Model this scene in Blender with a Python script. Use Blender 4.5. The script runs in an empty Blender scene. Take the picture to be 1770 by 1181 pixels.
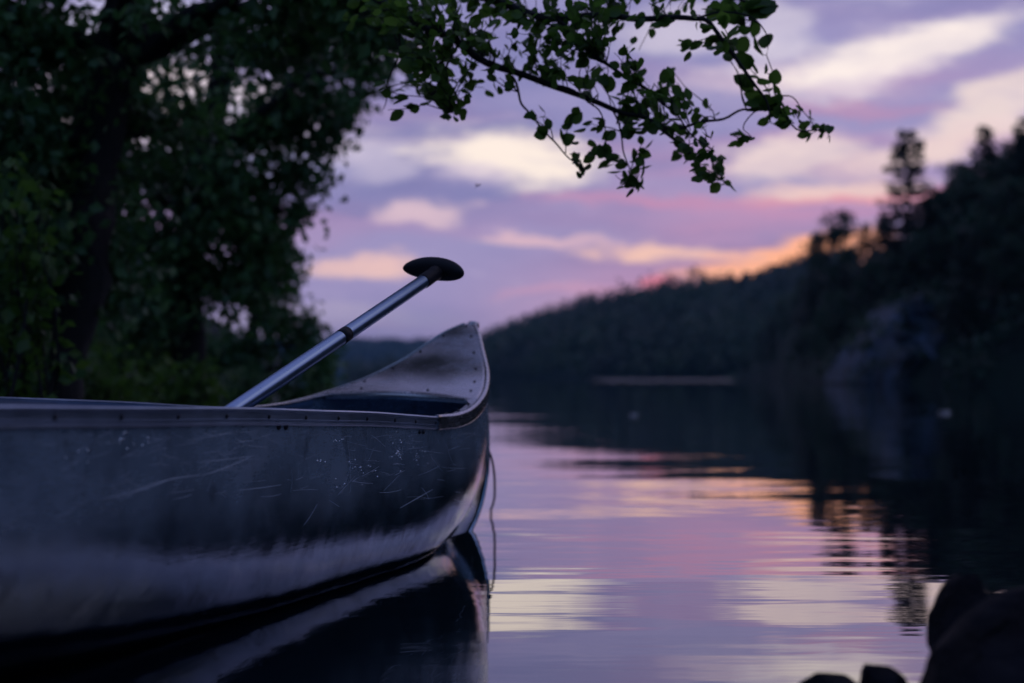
import bpy, math, random
import numpy as np
from mathutils import Vector, noise as mnoise
R = math.radians
rng = np.random.default_rng(11)
random.seed(11)
scene = bpy.context.scene
C = scene.collection
F = 2458.0            # focal length expressed in pixels of the 1770 px wide photograph
CAMH = 0.44
PITCH = math.atan(61.5 / F)

# ------------------------------------------------------------------ camera
cam = bpy.data.objects.new('camera', bpy.data.cameras.new('camera'))
C.objects.link(cam)
cam.location = (0, 0, CAMH)
cam.rotation_euler = (R(90) + PITCH, 0, 0)
cam.data.sensor_width = 36
cam.data.lens = 50
cam.data.clip_start = 0.05
cam.data.clip_end = 6000
cam.data.dof.use_dof = True
cam.data.dof.focus_distance = 2.85
cam.data.dof.aperture_fstop = 2.4
scene.camera = cam
scene.view_settings.view_transform = 'Standard'
scene.view_settings.look = 'None'
scene.view_settings.exposure = 0
scene.view_settings.gamma = 1
scene.cycles.max_bounces = 8
scene.cycles.use_denoising = True


def W(px, py, Z):
    """point at forward distance Z seen in the direction of photo pixel (px, py)"""
    u = (px - 885) / F
    v = (590.5 - py) / F
    y = math.cos(PITCH) - math.sin(PITCH) * v
    z = math.sin(PITCH) + math.cos(PITCH) * v
    k = Z / y
    return np.array([u * k, Z, CAMH + z * k])


def proj(p):
    p = np.asarray(p, float)
    x, y, z = p[..., 0], p[..., 1], p[..., 2] - CAMH
    d = y * math.cos(PITCH) + z * math.sin(PITCH)
    v = -y * math.sin(PITCH) + z * math.cos(PITCH)
    return 885 + F * x / d, 590.5 - F * v / d


def srgb(r, g, b):
    f = lambda c: (c / 255 / 12.92) if c / 255 <= 0.04045 else ((c / 255 + 0.055) / 1.055) ** 2.4
    return (f(r), f(g), f(b), 1)


# ------------------------------------------------------------------ world
class NT:
    def __init__(s, tree):
        s.t = tree
        s.n = tree.nodes
        s.l = tree.links

    def add(s, kind, **kw):
        n = s.n.new(kind)
        for k, v in kw.items():
            setattr(n, k, v)
        return n

    def put(s, sock, val):
        if isinstance(val, bpy.types.NodeSocket):
            s.l.new(val, sock)
        elif val is not None:
            sock.default_value = val

    def math(s, op, a, b=None, c=None, clamp=False):
        n = s.add('ShaderNodeMath', operation=op, use_clamp=clamp)
        for i, v in enumerate((a, b, c)):
            s.put(n.inputs[i], v)
        return n.outputs[0]

    def vmath(s, op, a, b=None):
        n = s.add('ShaderNodeVectorMath', operation=op)
        s.put(n.inputs[0], a)
        s.put(n.inputs[1], b)
        return n.outputs['Value'] if op in ('LENGTH', 'DOT_PRODUCT') else n.outputs[0]

    def comb(s, x, y, z):
        n = s.add('ShaderNodeCombineXYZ')
        s.put(n.inputs[0], x); s.put(n.inputs[1], y); s.put(n.inputs[2], z)
        return n.outputs[0]

    def mix(s, f, a, b, mode='MIX'):
        n = s.add('ShaderNodeMix', data_type='RGBA', blend_type=mode)
        s.put(n.inputs[0], f); s.put(n.inputs[6], a); s.put(n.inputs[7], b)
        return n.outputs[2]

    def noise(s, vec, scale, detail=4, rough=0.55, dist=0.0):
        n = s.add('ShaderNodeTexNoise')
        s.put(n.inputs['Vector'], vec)
        n.inputs['Scale'].default_value = scale
        n.inputs['Detail'].default_value = detail
        n.inputs['Roughness'].default_value = rough
        n.inputs['Distortion'].default_value = dist
        return n.outputs['Fac'], n.outputs['Color']

    def rng(s, v, a, b, c=0.0, d=1.0, interp='SMOOTHSTEP'):
        n = s.add('ShaderNodeMapRange', interpolation_type=interp)
        s.put(n.inputs[0], v)
        n.inputs[1].default_value = a; n.inputs[2].default_value = b
        n.inputs[3].default_value = c; n.inputs[4].default_value = d
        return n.outputs[0]

    def mapping(s, vec, loc=(0, 0, 0), rot=(0, 0, 0), sc=(1, 1, 1), kind='POINT'):
        n = s.add('ShaderNodeMapping', vector_type=kind)
        s.put(n.inputs[0], vec)
        n.inputs[1].default_value = loc
        n.inputs[2].default_value = rot
        n.inputs[3].default_value = sc
        return n.outputs[0]


world = bpy.data.worlds.new('World')
scene.world = world
world.use_nodes = True
w = NT(world.node_tree)
w.n.clear()
SKY = 1.22
tc = w.add('ShaderNodeTexCoord')
sep = w.add('ShaderNodeSeparateXYZ')
w.l.new(tc.outputs['Generated'], sep.inputs[0])
dx, dy, dz = sep.outputs
az = w.math('ARCTAN2', dx, dy)
hyp = w.math('SQRT', w.math('ADD', w.math('MULTIPLY', dx, dx), w.math('MULTIPLY', dy, dy)))
el = w.math('DIVIDE', dz, w.math('MAXIMUM', hyp, 0.02))
el = w.math('MINIMUM', el, 8.0)
uv = w.comb(az, el, 0.0)
# vertical gradient of the clear dusk sky
ramp = w.add('ShaderNodeValToRGB')
w.put(ramp.inputs[0], w.math('MULTIPLY', w.math('ARCTAN2', dz, hyp), 1 / 1.5708))
els = [(0.0, (140, 134, 176)), (0.03, (150, 139, 180)), (0.09, (148, 139, 180)), (0.17, (141, 138, 181)),
       (0.35, (116, 122, 170)), (1.0, (84, 106, 160))]
cr = ramp.color_ramp
cr.elements[0].position = els[0][0]; cr.elements[0].color = srgb(*els[0][1])
cr.elements[1].position = els[-1][0]; cr.elements[1].color = srgb(*els[-1][1])
for p_, c_ in els[1:-1]:
    e = cr.elements.new(p_); e.color = srgb(*c_)
col = ramp.outputs[0]
# warped coordinates so that the cloud edges are ragged
nf, nc = w.noise(w.mapping(uv, sc=(5, 16, 1)), 1.0, 6, 0.6)
warp = w.vmath('MULTIPLY', w.vmath('SUBTRACT', nc, (0.5, 0.5, 0.5)), (0.15, 0.042, 0.0))
uvw = w.vmath('ADD', uv, warp)
nf3, nc3 = w.noise(w.mapping(uv, loc=(7, 3, 0), sc=(22, 60, 1)), 1.0, 5, 0.6)
uvw = w.vmath('ADD', uvw, w.vmath('MULTIPLY', w.vmath('SUBTRACT', nc3, (0.5, 0.5, 0.5)), (0.045, 0.017, 0.0)))
# broad bands: violet shadow and pink light
b1, _ = w.noise(w.mapping(uvw, loc=(1.3, 0.2, 0), rot=(0, 0, R(-5)), sc=(2.6, 17, 1)), 1.0, 4, 0.5)
col = w.mix(w.rng(b1, 0.42, 0.66, 0, 0.8), col, srgb(112, 114, 162))
# fine mackerel texture
bf_, _ = w.noise(w.mapping(uvw, loc=(3.3, 2.2, 0), rot=(0, 0, R(10)), sc=(9, 40, 1)), 1.0, 7, 0.65)
col = w.mix(w.rng(bf_, 0.52, 0.72, 0, 0.35), col, srgb(186, 172, 200))
col = w.mix(w.rng(bf_, 0.48, 0.30, 0, 0.35), col, srgb(118, 116, 160))
b2, _ = w.noise(w.mapping(uvw, loc=(4.3, 5.2, 0), rot=(0, 0, R(-4)), sc=(2.2, 22, 1)), 1.0, 4, 0.5)
warm_side = w.rng(az, -0.12, 0.18, 0.35, 1.0)
low = w.rng(el, 0.26, 0.12, 0.12, 1.0)
col = w.mix(w.math('MULTIPLY', w.math('MULTIPLY', w.rng(b2, 0.44, 0.64, 0, 0.9), warm_side), low), col, srgb(184, 138, 172))
b3, _ = w.noise(w.mapping(uvw, loc=(9.3, 1.2, 0), rot=(0, 0, R(6)), sc=(2.8, 12, 1)), 1.0, 5, 0.55)
mask3 = w.math('MULTIPLY', w.rng(b3, 0.56, 0.72, 0, 0.8), w.rng(el, 0.02, 0.12, 0.25, 1.0))
col = w.mix(mask3, col, srgb(214, 196, 204))
# low glow where the sun went down
gl = w.vmath('LENGTH', w.mapping(uv, loc=(0.15, 0.035, 0), sc=(0.17, 0.075, 1), kind='TEXTURE'))
col = w.mix(w.rng(gl, 1.3, 0.1, 0, 0.55), col, srgb(214, 140, 160))


nf4, _ = w.noise(w.mapping(uv, loc=(2, 8, 0), rot=(0, 0, R(8)), sc=(13, 46, 1)), 1.0, 8, 0.68)
fray = w.math('MULTIPLY', w.math('SUBTRACT', nf4, 0.5), 1.7)
inner = w.rng(bf_, 0.36, 0.54, 0.80, 1.0)


def px2uv(px, py):
    return (math.atan((px - 885) / F), (652 - py) / F * math.cos(math.atan((px - 885) / F)))


#  px, py, half width, half height, rotation, strength, colour
CREAM = (240, 224, 212)
clouds = [
    (870, 268, 165, 50, -3, 1.0, CREAM), (800, 305, 80, 20, 0, .55, (206, 190, 205)), (640, 275, 85, 42, 8, .55, (212, 200, 214)),
    (1545, 92, 215, 46, 13, 1.0, (238, 224, 218)), (1500, 140, 170, 22, 10, .5, (205, 188, 204)),
    (1370, 262, 150, 34, 4, .95, (224, 202, 200)), (1330, 60, 90, 60, 40, .6, (214, 204, 214)), (1160, 60, 140, 45, 0, .6, (210, 200, 212)),
    (1720, 190, 150, 42, 22, .9, (226, 206, 200)), (1610, 250, 170, 26, 14, .75, (226, 200, 196)),
    (1480, 322, 170, 20, 4, .85, (232, 196, 186)), (730, 368, 110, 17, 3, .8, (216, 186, 194)),
    (630, 468, 100, 27, 3, .95, (226, 186, 180)), (950, 410, 110, 10, -4, .75, (220, 180, 186)),
    (1130, 432, 92, 19, -1, 1.0, (236, 190, 172)), (1300, 432, 90, 11, 2, .8, (238, 180, 160)),
    (1330, 456, 135, 40, 14, 1.0, (244, 174, 140)), (1395, 438, 100, 34, 14, .9, (252, 172, 128)),
    (1165, 492, 40, 8, 0, .75, (230, 126, 142)), (1000, 505, 130, 9, 3, .5, (196, 146, 172)),
    (1480, 175, 190, 14, -2, .5, (184, 130, 162)), (1200, 345, 280, 11, -1, .6, (196, 134, 164)),
    (1530, 330, 190, 9, 4, .6, (214, 130, 150)),
    (300, 140, 160, 60, 0, .8, (222, 208, 208)), (220, 30, 140, 50, 0, .6, (206, 204, 224)), (430, 250, 120, 90, 0, .5, (170, 176, 214)),
    (1700, -120, 300, 60, 10, .7, (205, 195, 212)), (1000, -160, 340, 60, -6, .7, (205, 195, 212)),
    (2500, 60, 500, 60, 6, .8, (214, 196, 205)), (3200, 250, 700, 50, -4, .8, (206, 186, 200)),  # outside the view on the right, added to brighten what the hull mirrors
]
for (px, py, hw, hh, rot, st, c_) in clouds:
    u0, v0 = px2uv(px, py)
    m = w.mapping(uvw, loc=(u0, v0, 0), rot=(0, 0, R(rot)), sc=(hw / F * 1.15, hh / F * 1.2, 1), kind='TEXTURE')
    d = w.math('ADD', w.vmath('LENGTH', m), fray)
    col = w.mix(w.math('MULTIPLY', w.rng(d, 1.15, 0.35, 0, st), inner), col, srgb(*c_))
# unseen bright clouds high on the right, added to brighten the hull's reflected band
for (u0, v0, ru, rv, st, c_) in ((1.05, .95, .62, .42, .85, (206, 194, 208)), (.45, 1.3, .6, .5, .5, (180, 172, 200))):
    d = w.math('ADD', w.vmath('LENGTH', w.mapping(uvw, loc=(u0, v0, 0), sc=(ru, rv, 1), kind='TEXTURE')), fray)
    col = w.mix(w.rng(d, 1.15, 0.35, 0, st), col, srgb(*c_))
# behind the camera the sky is the darker east
back = w.rng(dy, 0.35, -0.7, 0, 1.0)
col = w.mix(back, col, srgb(90, 114, 158))
# below the horizon
col = w.mix(w.rng(dz, -0.01, -0.05), col, (0.01, 0.012, 0.02, 1))
bg = w.add('ShaderNodeBackground')
w.put(bg.inputs[0], col)
bg.inputs[1].default_value = SKY
wo = w.add('ShaderNodeOutputWorld')
w.l.new(bg.outputs[0], wo.inputs[0])

# the sun has gone behind the ridge: only a last weak red ray
sun = bpy.data.objects.new('sun', bpy.data.lights.new('sun', 'SUN'))
C.objects.link(sun)
sun.data.energy = 0.12
sun.data.angle = R(0.5)
sun.data.color = (1, 0.55, 0.4)
saz, sel = math.atan(275 / F), R(0.8)
sd = Vector((math.sin(saz) * math.cos(sel), math.cos(saz) * math.cos(sel), math.sin(sel)))
sun.rotation_euler = (-sd).to_track_quat('-Z', 'Y').to_euler()


# ------------------------------------------------------------------ helpers
def tag(o, label=None, cat=None, group=None, kind=None):
    if label: o['label'] = label
    if cat: o['category'] = cat
    if group: o['group'] = group
    if kind: o['kind'] = kind
    return o


def empty(name, loc, rz=0, parent=None):
    o = bpy.data.objects.new(name, None)
    C.objects.link(o)
    o.location = loc
    o.rotation_euler = (0, 0, rz)
    o.parent = parent
    return o


def mesh_obj(name, verts, faces, m, parent=None, smooth=True, loc=(0, 0, 0)):
    me = bpy.data.meshes.new(name)
    me.from_pydata([tuple(map(float, v)) for v in verts], [], faces)
    me.update()
    if smooth:
        me.polygons.foreach_set('use_smooth', [True] * len(me.polygons))
    if m: me.materials.append(m)
    o = bpy.data.objects.new(name, me)
    C.objects.link(o)
    o.location = loc
    o.parent = parent
    return o


class MB:
    def __init__(s):
        s.v = []; s.f = []

    def add(s, v, f):
        k = len(s.v)
        s.v.extend([tuple(p) for p in v])
        s.f.extend([tuple(i + k for i in q) for q in f])

    def tube(s, pts, rad, n=8, cap=True):
        pts = [Vector(p) for p in pts]
        if not hasattr(rad, '__len__'): rad = [rad] * len(pts)
        vs, fs = [], []
        up = Vector((0.13, 0.21, 1)).normalized()
        for i, p in enumerate(pts):
            t = (pts[min(i + 1, len(pts) - 1)] - pts[max(i - 1, 0)])
            t = t.normalized() if t.length > 1e-9 else Vector((0, 0, 1))
            a = t.cross(up)
            if a.length < 0.05: a = t.cross(Vector((1, 0, 0)))
            a.normalize(); b = a.cross(t).normalized()
            for k in range(n):
                an = 2 * math.pi * k / n
                vs.append(p + (a * math.cos(an) + b * math.sin(an)) * rad[i])
        for i in range(len(pts) - 1):
            for k in range(n):
                fs.append((i * n + k, i * n + (k + 1) % n, (i + 1) * n + (k + 1) % n, (i + 1) * n + k))
        if cap:
            fs.append(tuple(range(n - 1, -1, -1)))
            fs.append(tuple(range((len(pts) - 1) * n, len(pts) * n)))
        s.add(vs, fs)

    def dome(s, c, nrm, r, hgt, n=8, rings=3):
        c = Vector(c); nrm = Vector(nrm).normalized()
        a = nrm.cross(Vector((0.3, 0.2, 1))).normalized(); b = nrm.cross(a)
        vs, fs = [], []
        for j in range(rings):
            t = j / rings * math.pi / 2
            for k in range(n):
                an = 2 * math.pi * k / n
                vs.append(c + (a * math.cos(an) + b * math.sin(an)) * r * math.cos(t) + nrm * hgt * math.sin(t))
        vs.append(c + nrm * hgt)
        for j in range(rings - 1):
            for k in range(n):
                fs.append((j * n + k, j * n + (k + 1) % n, (j + 1) * n + (k + 1) % n, (j + 1) * n + k))
        for k in range(n):
            fs.append(((rings - 1) * n + k, (rings - 1) * n + (k + 1) % n, rings * n))
        s.add(vs, fs)

    def build(s, name, m, parent=None, smooth=True, loc=(0, 0, 0)):
        return mesh_obj(name, s.v, s.f, m, parent, smooth, loc)


def cubic(xs, ys):
    """smooth interpolation through the control points (monotone-ish Hermite)"""
    xs = np.array(xs, float); ys = np.array(ys, float)
    d = np.diff(ys) / np.diff(xs)
    m = np.zeros_like(ys)
    m[0], m[-1] = d[0], d[-1]
    for i in range(1, len(xs) - 1):
        m[i] = 0 if d[i - 1] * d[i] <= 0 else 2 * d[i - 1] * d[i] / (d[i - 1] + d[i])

    def f(x):
        x = np.clip(np.asarray(x, float), xs[0], xs[-1])
        i = np.clip(np.searchsorted(xs, x) - 1, 0, len(xs) - 2)
        h = xs[i + 1] - xs[i]; t = (x - xs[i]) / h
        return ((2 * t ** 3 - 3 * t ** 2 + 1) * ys[i] + (t ** 3 - 2 * t ** 2 + t) * h * m[i]
                + (-2 * t ** 3 + 3 * t ** 2) * ys[i + 1] + (t ** 3 - t ** 2) * h * m[i + 1])
    return f


def fbm(x, y, z=0.0, o=4):
    return mnoise.fractal(Vector((x, y, z)), 1.0, 2.0, o)


# ------------------------------------------------------------------ materials
def mat(name):
    m = bpy.data.materials.new(name)
    m.use_nodes = True
    n = NT(m.node_tree)
    p = [q for q in n.n if q.type == 'BSDF_PRINCIPLED'][0]
    n.p = p
    n.out = [q for q in n.n if q.type == 'OUTPUT_MATERIAL'][0]
    n.tc = n.add('ShaderNodeTexCoord')
    return m, n


def bump(n, h, strength, dist=0.01, normal=None):
    b = n.add('ShaderNodeBump')
    b.inputs['Strength'].default_value = strength
    b.inputs['Distance'].default_value = dist
    n.put(b.inputs['Height'], h)
    if normal is not None: n.put(b.inputs['Normal'], normal)
    return b.outputs[0]


def leaf_mat(name, c1, c2, trans=0.35, sc_=1.7):
    m, n = mat(name)
    g = n.add('ShaderNodeNewGeometry')
    f, _ = n.noise(n.tc.outputs['Object'], sc_, 3)
    f = n.rng(f, 0.35, 0.65)
    col = n.mix(n.math('MULTIPLY', f, 1.0), c1, c2)
    col = n.mix(n.math('MULTIPLY', g.outputs['Random Per Island'], 0.6), col, tuple(c * 0.5 for c in c1[:3]) + (1,))
    n.put(n.p.inputs['Base Color'], col)
    n.p.inputs['Roughness'].default_value = 0.45
    n.p.inputs['Specular IOR Level'].default_value = 0.6
    tr = n.add('ShaderNodeBsdfTranslucent')
    n.put(tr.inputs[0], col)
    ms = n.add('ShaderNodeMixShader')
    ms.inputs[0].default_value = trans
    n.l.new(n.p.outputs[0], ms.inputs[1]); n.l.new(tr.outputs[0], ms.inputs[2])
    n.l.new(ms.outputs[0], n.out.inputs[0])
    return m


M = {}
M['leaf'] = leaf_mat('alder_leaf', (0.06, 0.15, 0.022, 1), (0.13, 0.26, 0.035, 1), 0.6)
M['leaf_dark'] = leaf_mat('dark_leaf', (0.042, 0.125, 0.040, 1), (0.085, 0.215, 0.048, 1), 0.4)
M['needle'] = leaf_mat('needle', (0.010, 0.030, 0.020, 1), (0.020, 0.048, 0.024, 1), 0.1)
M['broad'] = leaf_mat('broadleaf', (0.008, 0.040, 0.022, 1), (0.022, 0.085, 0.032, 1), 0.25, 0.5)
M['far'] = leaf_mat('far_foliage', (0.012, 0.036, 0.024, 1), (0.036, 0.085, 0.030, 1), 0.2, 0.035)

m, n = mat('bark'); M['bark'] = m
f, _ = n.noise(n.mapping(n.tc.outputs['Object'], sc=(1, 1, 0.25)), 30, 5)
n.put(n.p.inputs['Base Color'], n.mix(f, (0.004, 0.004, 0.005, 1), (0.016, 0.015, 0.015, 1)))
n.p.inputs['Roughness'].default_value = 0.9
n.put(n.p.inputs['Normal'], bump(n, f, 0.8, 0.02))

# weathered aluminium sheet of the hull
def alu(name, base, rough, streak=1.0, dent=1.0, metal=1.0, oxide=0.0):
    m, n = mat(name)
    oc = n.tc.outputs['Object']
    f1, _ = n.noise(oc, 5.0, 6, 0.6)
    f2, _ = n.noise(n.mapping(oc, sc=(1.5, 1.5, 60)), 6.0, 4, 0.6)
    f3, _ = n.noise(n.mapping(oc, sc=(3, 3, 26), rot=(0, R(8), 0)), 12.0, 6, 0.7)
    f4, _ = n.noise(oc, 60.0, 4, 0.7)
    blot = n.rng(f1, 0.35, 0.7)
    col = n.mix(blot, tuple(c * 0.72 for c in base) + (1,), tuple(base) + (1,))
    sp, _ = n.noise(n.mapping(oc, sc=(1, 1, 0.5)), 16.0, 5, 0.7)
    col = n.mix(n.rng(sp, 0.53, 0.70, 0, 0.42 * streak), col, tuple(c * 0.35 for c in base) + (1,))
    pa, _ = n.noise(n.mapping(oc, loc=(3, 1, 2), sc=(1, 1, 1.6)), 7.0, 7, 0.72)
    col = n.mix(n.rng(pa, 0.5, 0.68, 0, 0.4 * streak), col, (0.50, 0.60, 0.74, 1))
    n.put(n.p.inputs['Base Color'], col)
    n.p.inputs['Metallic'].default_value = metal
    r = n.math('ADD', rough, n.math('MULTIPLY', n.math('SUBTRACT', f3, 0.5), 0.22))
    r = n.math('ADD', r, n.math('MULTIPLY', n.math('SUBTRACT', f1, 0.5), 0.25))
    r = n.math('ADD', r, n.math('MULTIPLY', n.math('SUBTRACT', pa, 0.5), 0.30))
    if oxide:      # dull oxide above, polished by the water below
        so_ = n.add('ShaderNodeSeparateXYZ'); n.l.new(oc, so_.inputs[0])
        up_ = n.rng(n.math('ADD', so_.outputs[2], n.math('MULTIPLY', f1, 0.12)), 0.16, 0.36)
        r = n.math('ADD', n.math('MULTIPLY', r, n.math('ADD', 0.15, n.math('MULTIPLY', up_, 0.85))), n.math('MULTIPLY', up_, oxide))
        n.put(n.p.inputs['Metallic'], n.math('SUBTRACT', 1.0, n.math('MULTIPLY', up_, 0.33)))
    r = n.math('MAXIMUM', r, 0.025)
    n.put(n.p.inputs['Roughness'], r)
    nb = bump(n, f2, 0.04 * streak, 0.004)
    nb = bump(n, f4, 0.14 * streak, 0.0015, nb)
    d1, _ = n.noise(n.mapping(oc, sc=(7, 7, 5), rot=(0, R(25), 0)), 1.4, 2, 0.45)
    nb = bump(n, d1, 0.17 * dent, 0.015, nb)
    d2, _ = n.noise(n.mapping(oc, sc=(30, 30, 6), rot=(0, R(20), 0)), 1.5, 3, 0.6)
    nb = bump(n, d2, 0.045 * dent, 0.004, nb)
    n.put(n.p.inputs['Normal'], nb)
    return m


M['hull'] = alu('weathered_aluminium', (0.42, 0.55, 0.70), 0.07, 1.6, 1.0, 0.82, 0.20)
M['rail'] = alu('rail_aluminium', (0.42, 0.50, 0.64), 0.34, 0.4, 0.15, 0.9)
M['deck'] = alu('deck_aluminium', (0.56, 0.56, 0.60), 0.26, 0.7, 0.35)
m, n = mat('shaft_aluminium'); M['shaft'] = m
f, _ = n.noise(n.tc.outputs['Object'], 25, 4)
n.put(n.p.inputs['Base Color'], n.mix(f, (0.22, 0.33, 0.52, 1), (0.33, 0.45, 0.66, 1)))
n.p.inputs['Metallic'].default_value = 1
n.put(n.p.inputs['Roughness'], n.math('ADD', 0.2, n.math('MULTIPLY', f, 0.2)))
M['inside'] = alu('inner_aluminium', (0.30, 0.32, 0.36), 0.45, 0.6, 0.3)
m, n = mat('dark_rivet'); M['rivet'] = m
n.p.inputs['Base Color'].default_value = (0.02, 0.02, 0.028, 1); n.p.inputs['Metallic'].default_value = 0.6
n.p.inputs['Roughness'].default_value = 0.35
m, n = mat('black_plastic'); M['plastic'] = m
f, _ = n.noise(n.tc.outputs['Object'], 180, 3)
n.put(n.p.inputs['Base Color'], n.mix(f, (0.006, 0.006, 0.010, 1), (0.014, 0.014, 0.02, 1)))
n.p.inputs['Roughness'].default_value = 0.5
n.p.inputs['Specular IOR Level'].default_value = 0.2
n.put(n.p.inputs['Normal'], bump(n, f, 0.15, 0.001))
m, n = mat('scratch'); M['scratch'] = m
n.p.inputs['Base Color'].default_value = (0.62, 0.68, 0.78, 1); n.p.inputs['Metallic'].default_value = 0.3
n.p.inputs['Roughness'].default_value = 0.6
m, n = mat('droplet'); M['drop'] = m
n.p.inputs['Base Color'].default_value = (0.9, 0.93, 1, 1); n.p.inputs['Roughness'].default_value = 0.03
n.p.inputs['Metallic'].default_value = 0.9
m, n = mat('rope'); M['rope'] = m
f, _ = n.noise(n.tc.outputs['Object'], 200, 2)
n.put(n.p.inputs['Base Color'], n.mix(f, (0.004, 0.005, 0.010, 1), (0.012, 0.012, 0.02, 1)))
n.p.inputs['Roughness'].default_value = 0.85

m, n = mat('rock'); M['rock'] = m
oc = n.tc.outputs['Object']
f, _ = n.noise(oc, 3.0, 8, 0.65)
f2, _ = n.noise(oc, 14, 6, 0.7)
cc = n.mix(n.rng(f, 0.4, 0.62), (0.003, 0.004, 0.006, 1), (0.010, 0.012, 0.019, 1))
n.put(n.p.inputs['Base Color'], cc)
n.p.inputs['Roughness'].default_value = 0.7
n.p.inputs['Specular IOR Level'].default_value = 0.08
n.put(n.p.inputs['Normal'], bump(n, f2, 1.0, 0.03))
m, n = mat('cliff_rock'); M['cliff'] = m
oc = n.tc.outputs['Object']
f, _ = n.noise(n.mapping(oc, sc=(1, 1, 0.4)), 0.7, 8, 0.65)
f2, _ = n.noise(oc, 2.2, 6, 0.7)
cc = n.mix(n.rng(f, 0.36, 0.62), (0.008, 0.017, 0.034, 1), (0.048, 0.088, 0.155, 1))
cc = n.mix(n.rng(f2, 0.47, 0.6), cc, (0.02, 0.035, 0.018, 1))
n.put(n.p.inputs['Base Color'], cc)
n.p.inputs['Roughness'].default_value = 0.85
n.put(n.p.inputs['Normal'], bump(n, f2, 0.8, 0.3))
m, n = mat('forest_floor'); M['floor'] = m
f, _ = n.noise(n.tc.outputs['Object'], 0.35, 8, 0.7)
n.put(n.p.inputs['Base Color'], n.mix(n.rng(f, 0.4, 0.6), (0.002, 0.009, 0.008, 1), (0.005, 0.018, 0.013, 1)))
n.p.inputs['Roughness'].default_value = 0.95
n.p.inputs['Specular IOR Level'].default_value = 0.1
m, n = mat('bank_soil'); M['soil'] = m
f, _ = n.noise(n.tc.outputs['Object'], 2.5, 8, 0.7)
n.put(n.p.inputs['Base Color'], n.mix(n.rng(f, 0.4, 0.6), (0.025, 0.022, 0.018, 1), (0.03, 0.042, 0.016, 1)))
n.p.inputs['Roughness'].default_value = 0.95
n.put(n.p.inputs['Normal'], bump(n, f, 0.8, 0.05))

# lake water
m, n = mat('lake_water'); M['water'] = m
oc = n.tc.outputs['Object']
n.p.inputs['Base Color'].default_value = (0.004, 0.007, 0.012, 1)
sepw = n.add('ShaderNodeSeparateXYZ'); n.l.new(oc, sepw.inputs[0])
X, Y = sepw.outputs[0], sepw.outputs[1]
# a breath of wind ruffles one patch in front of the far shore
patch = n.math('MULTIPLY', n.rng(Y, 120, 150), n.rng(Y, 330, 260))
ratio = n.math('DIVIDE', X, n.math('MAXIMUM', Y, 1.0))
patch = n.math('MULTIPLY', patch, n.math('MULTIPLY', n.rng(ratio, 0.045, 0.07), n.rng(ratio, 0.165, 0.15)))
wrough = n.math('ADD', 0.012, n.math('MULTIPLY', patch, 0.10))
a1, _ = n.noise(n.mapping(oc, rot=(0, 0, R(4)), sc=(0.5, 1.6, 1)), 0.95, 3, 0.5)
a2, _ = n.noise(n.mapping(oc, rot=(0, 0, R(-6)), sc=(0.35, 1.6, 1)), 7.0, 2, 0.5)
a3, _ = n.noise(n.mapping(oc, rot=(0, 0, R(10)), sc=(0.12, 0.3, 1)), 1.0, 2, 0.5)
nb = bump(n, a3, 0.08, 0.25)
nb = bump(n, a1, 0.044, 0.10, nb)
nb = bump(n, a2, 0.020, 0.025, nb)
n.p.inputs['Specular IOR Level'].default_value = 0
lw = n.add('ShaderNodeLayerWeight'); lw.inputs[0].default_value = 0.5
n.put(lw.inputs[1], nb)
fr = n.math('ADD', 0.02, n.math('MULTIPLY', n.math('POWER', lw.outputs['Facing'], 3.0), 0.95))
gs = n.add('ShaderNodeBsdfGlossy'); n.put(gs.inputs['Roughness'], wrough); n.put(gs.inputs['Normal'], nb)
gs.inputs[0].default_value = (1, 1, 1, 1)
wm = n.add('ShaderNodeMixShader'); n.put(wm.inputs[0], fr)
n.l.new(n.p.outputs[0], wm.inputs[1]); n.l.new(gs.outputs[0], wm.inputs[2]); n.l.new(wm.outputs[0], n.out.inputs[0])


# ------------------------------------------------------------------ water and land
def grid(nx, ny, fn):
    vs = [fn(i / (nx - 1), j / (ny - 1)) for j in range(ny) for i in range(nx)]
    fs = [(j * nx + i, j * nx + i + 1, (j + 1) * nx + i + 1, (j + 1) * nx + i) for j in range(ny - 1) for i in range(nx - 1)]
    return vs, fs


wv, wf = grid(2, 2, lambda u, v: (-1300 + 2600 * u, -300 + 2230 * v, 0))
tag(mesh_obj('water', wv, wf, M['water'], smooth=False), kind='structure')
wv, wf = grid(2, 2, lambda u, v: (-1300 + 2600 * u, -300 + 2230 * v, -3.0))
tag(mesh_obj('ground', wv, wf, M['soil'], smooth=False), kind='structure')

left_x = cubic([-20, -3, 0, 2, 4, 7, 10, 12, 15, 23, 45, 90, 130], [-0.6, -0.9, -1.25, -1.7, -2.0, -1.9, -1.75, -1.75, -2.2, -4.5, -9, -17, -22])
near_y = cubic([-12, -1.4, -0.4, 0.4, 0.9, 1.6, 4, 10, 24, 60], [0, -0.1, 0.6, 1.0, 1.35, 1.2, -1.5, -6, -14, -24])


def bank_h(x, y):
    dl = left_x(y) - x              # >0 on the left bank
    dn = near_y(x) - y              # >0 on the near bank
    d = max(float(dl), float(dn) * 0.8)
    nz = 0.10 * fbm(x * 1.3, y * 1.3, 3)
    if d < 0: return max(-2.0, d * 0.35 + nz * min(1, -d))
    return min(0.16 * d + 0.03 * d * d * 0.5, 9 + 0.02 * d) * 1.0 + nz * min(1, d) * 1.2


def bgrid(xs, ys):
    vs = [(x, y, bank_h(x, y)) for y in ys for x in xs]
    nx = len(xs)
    fs = [(j * nx + i, j * nx + i + 1, (j + 1) * nx + i + 1, (j + 1) * nx + i) for j in range(len(ys) - 1) for i in range(nx - 1)]
    return vs, fs


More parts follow.
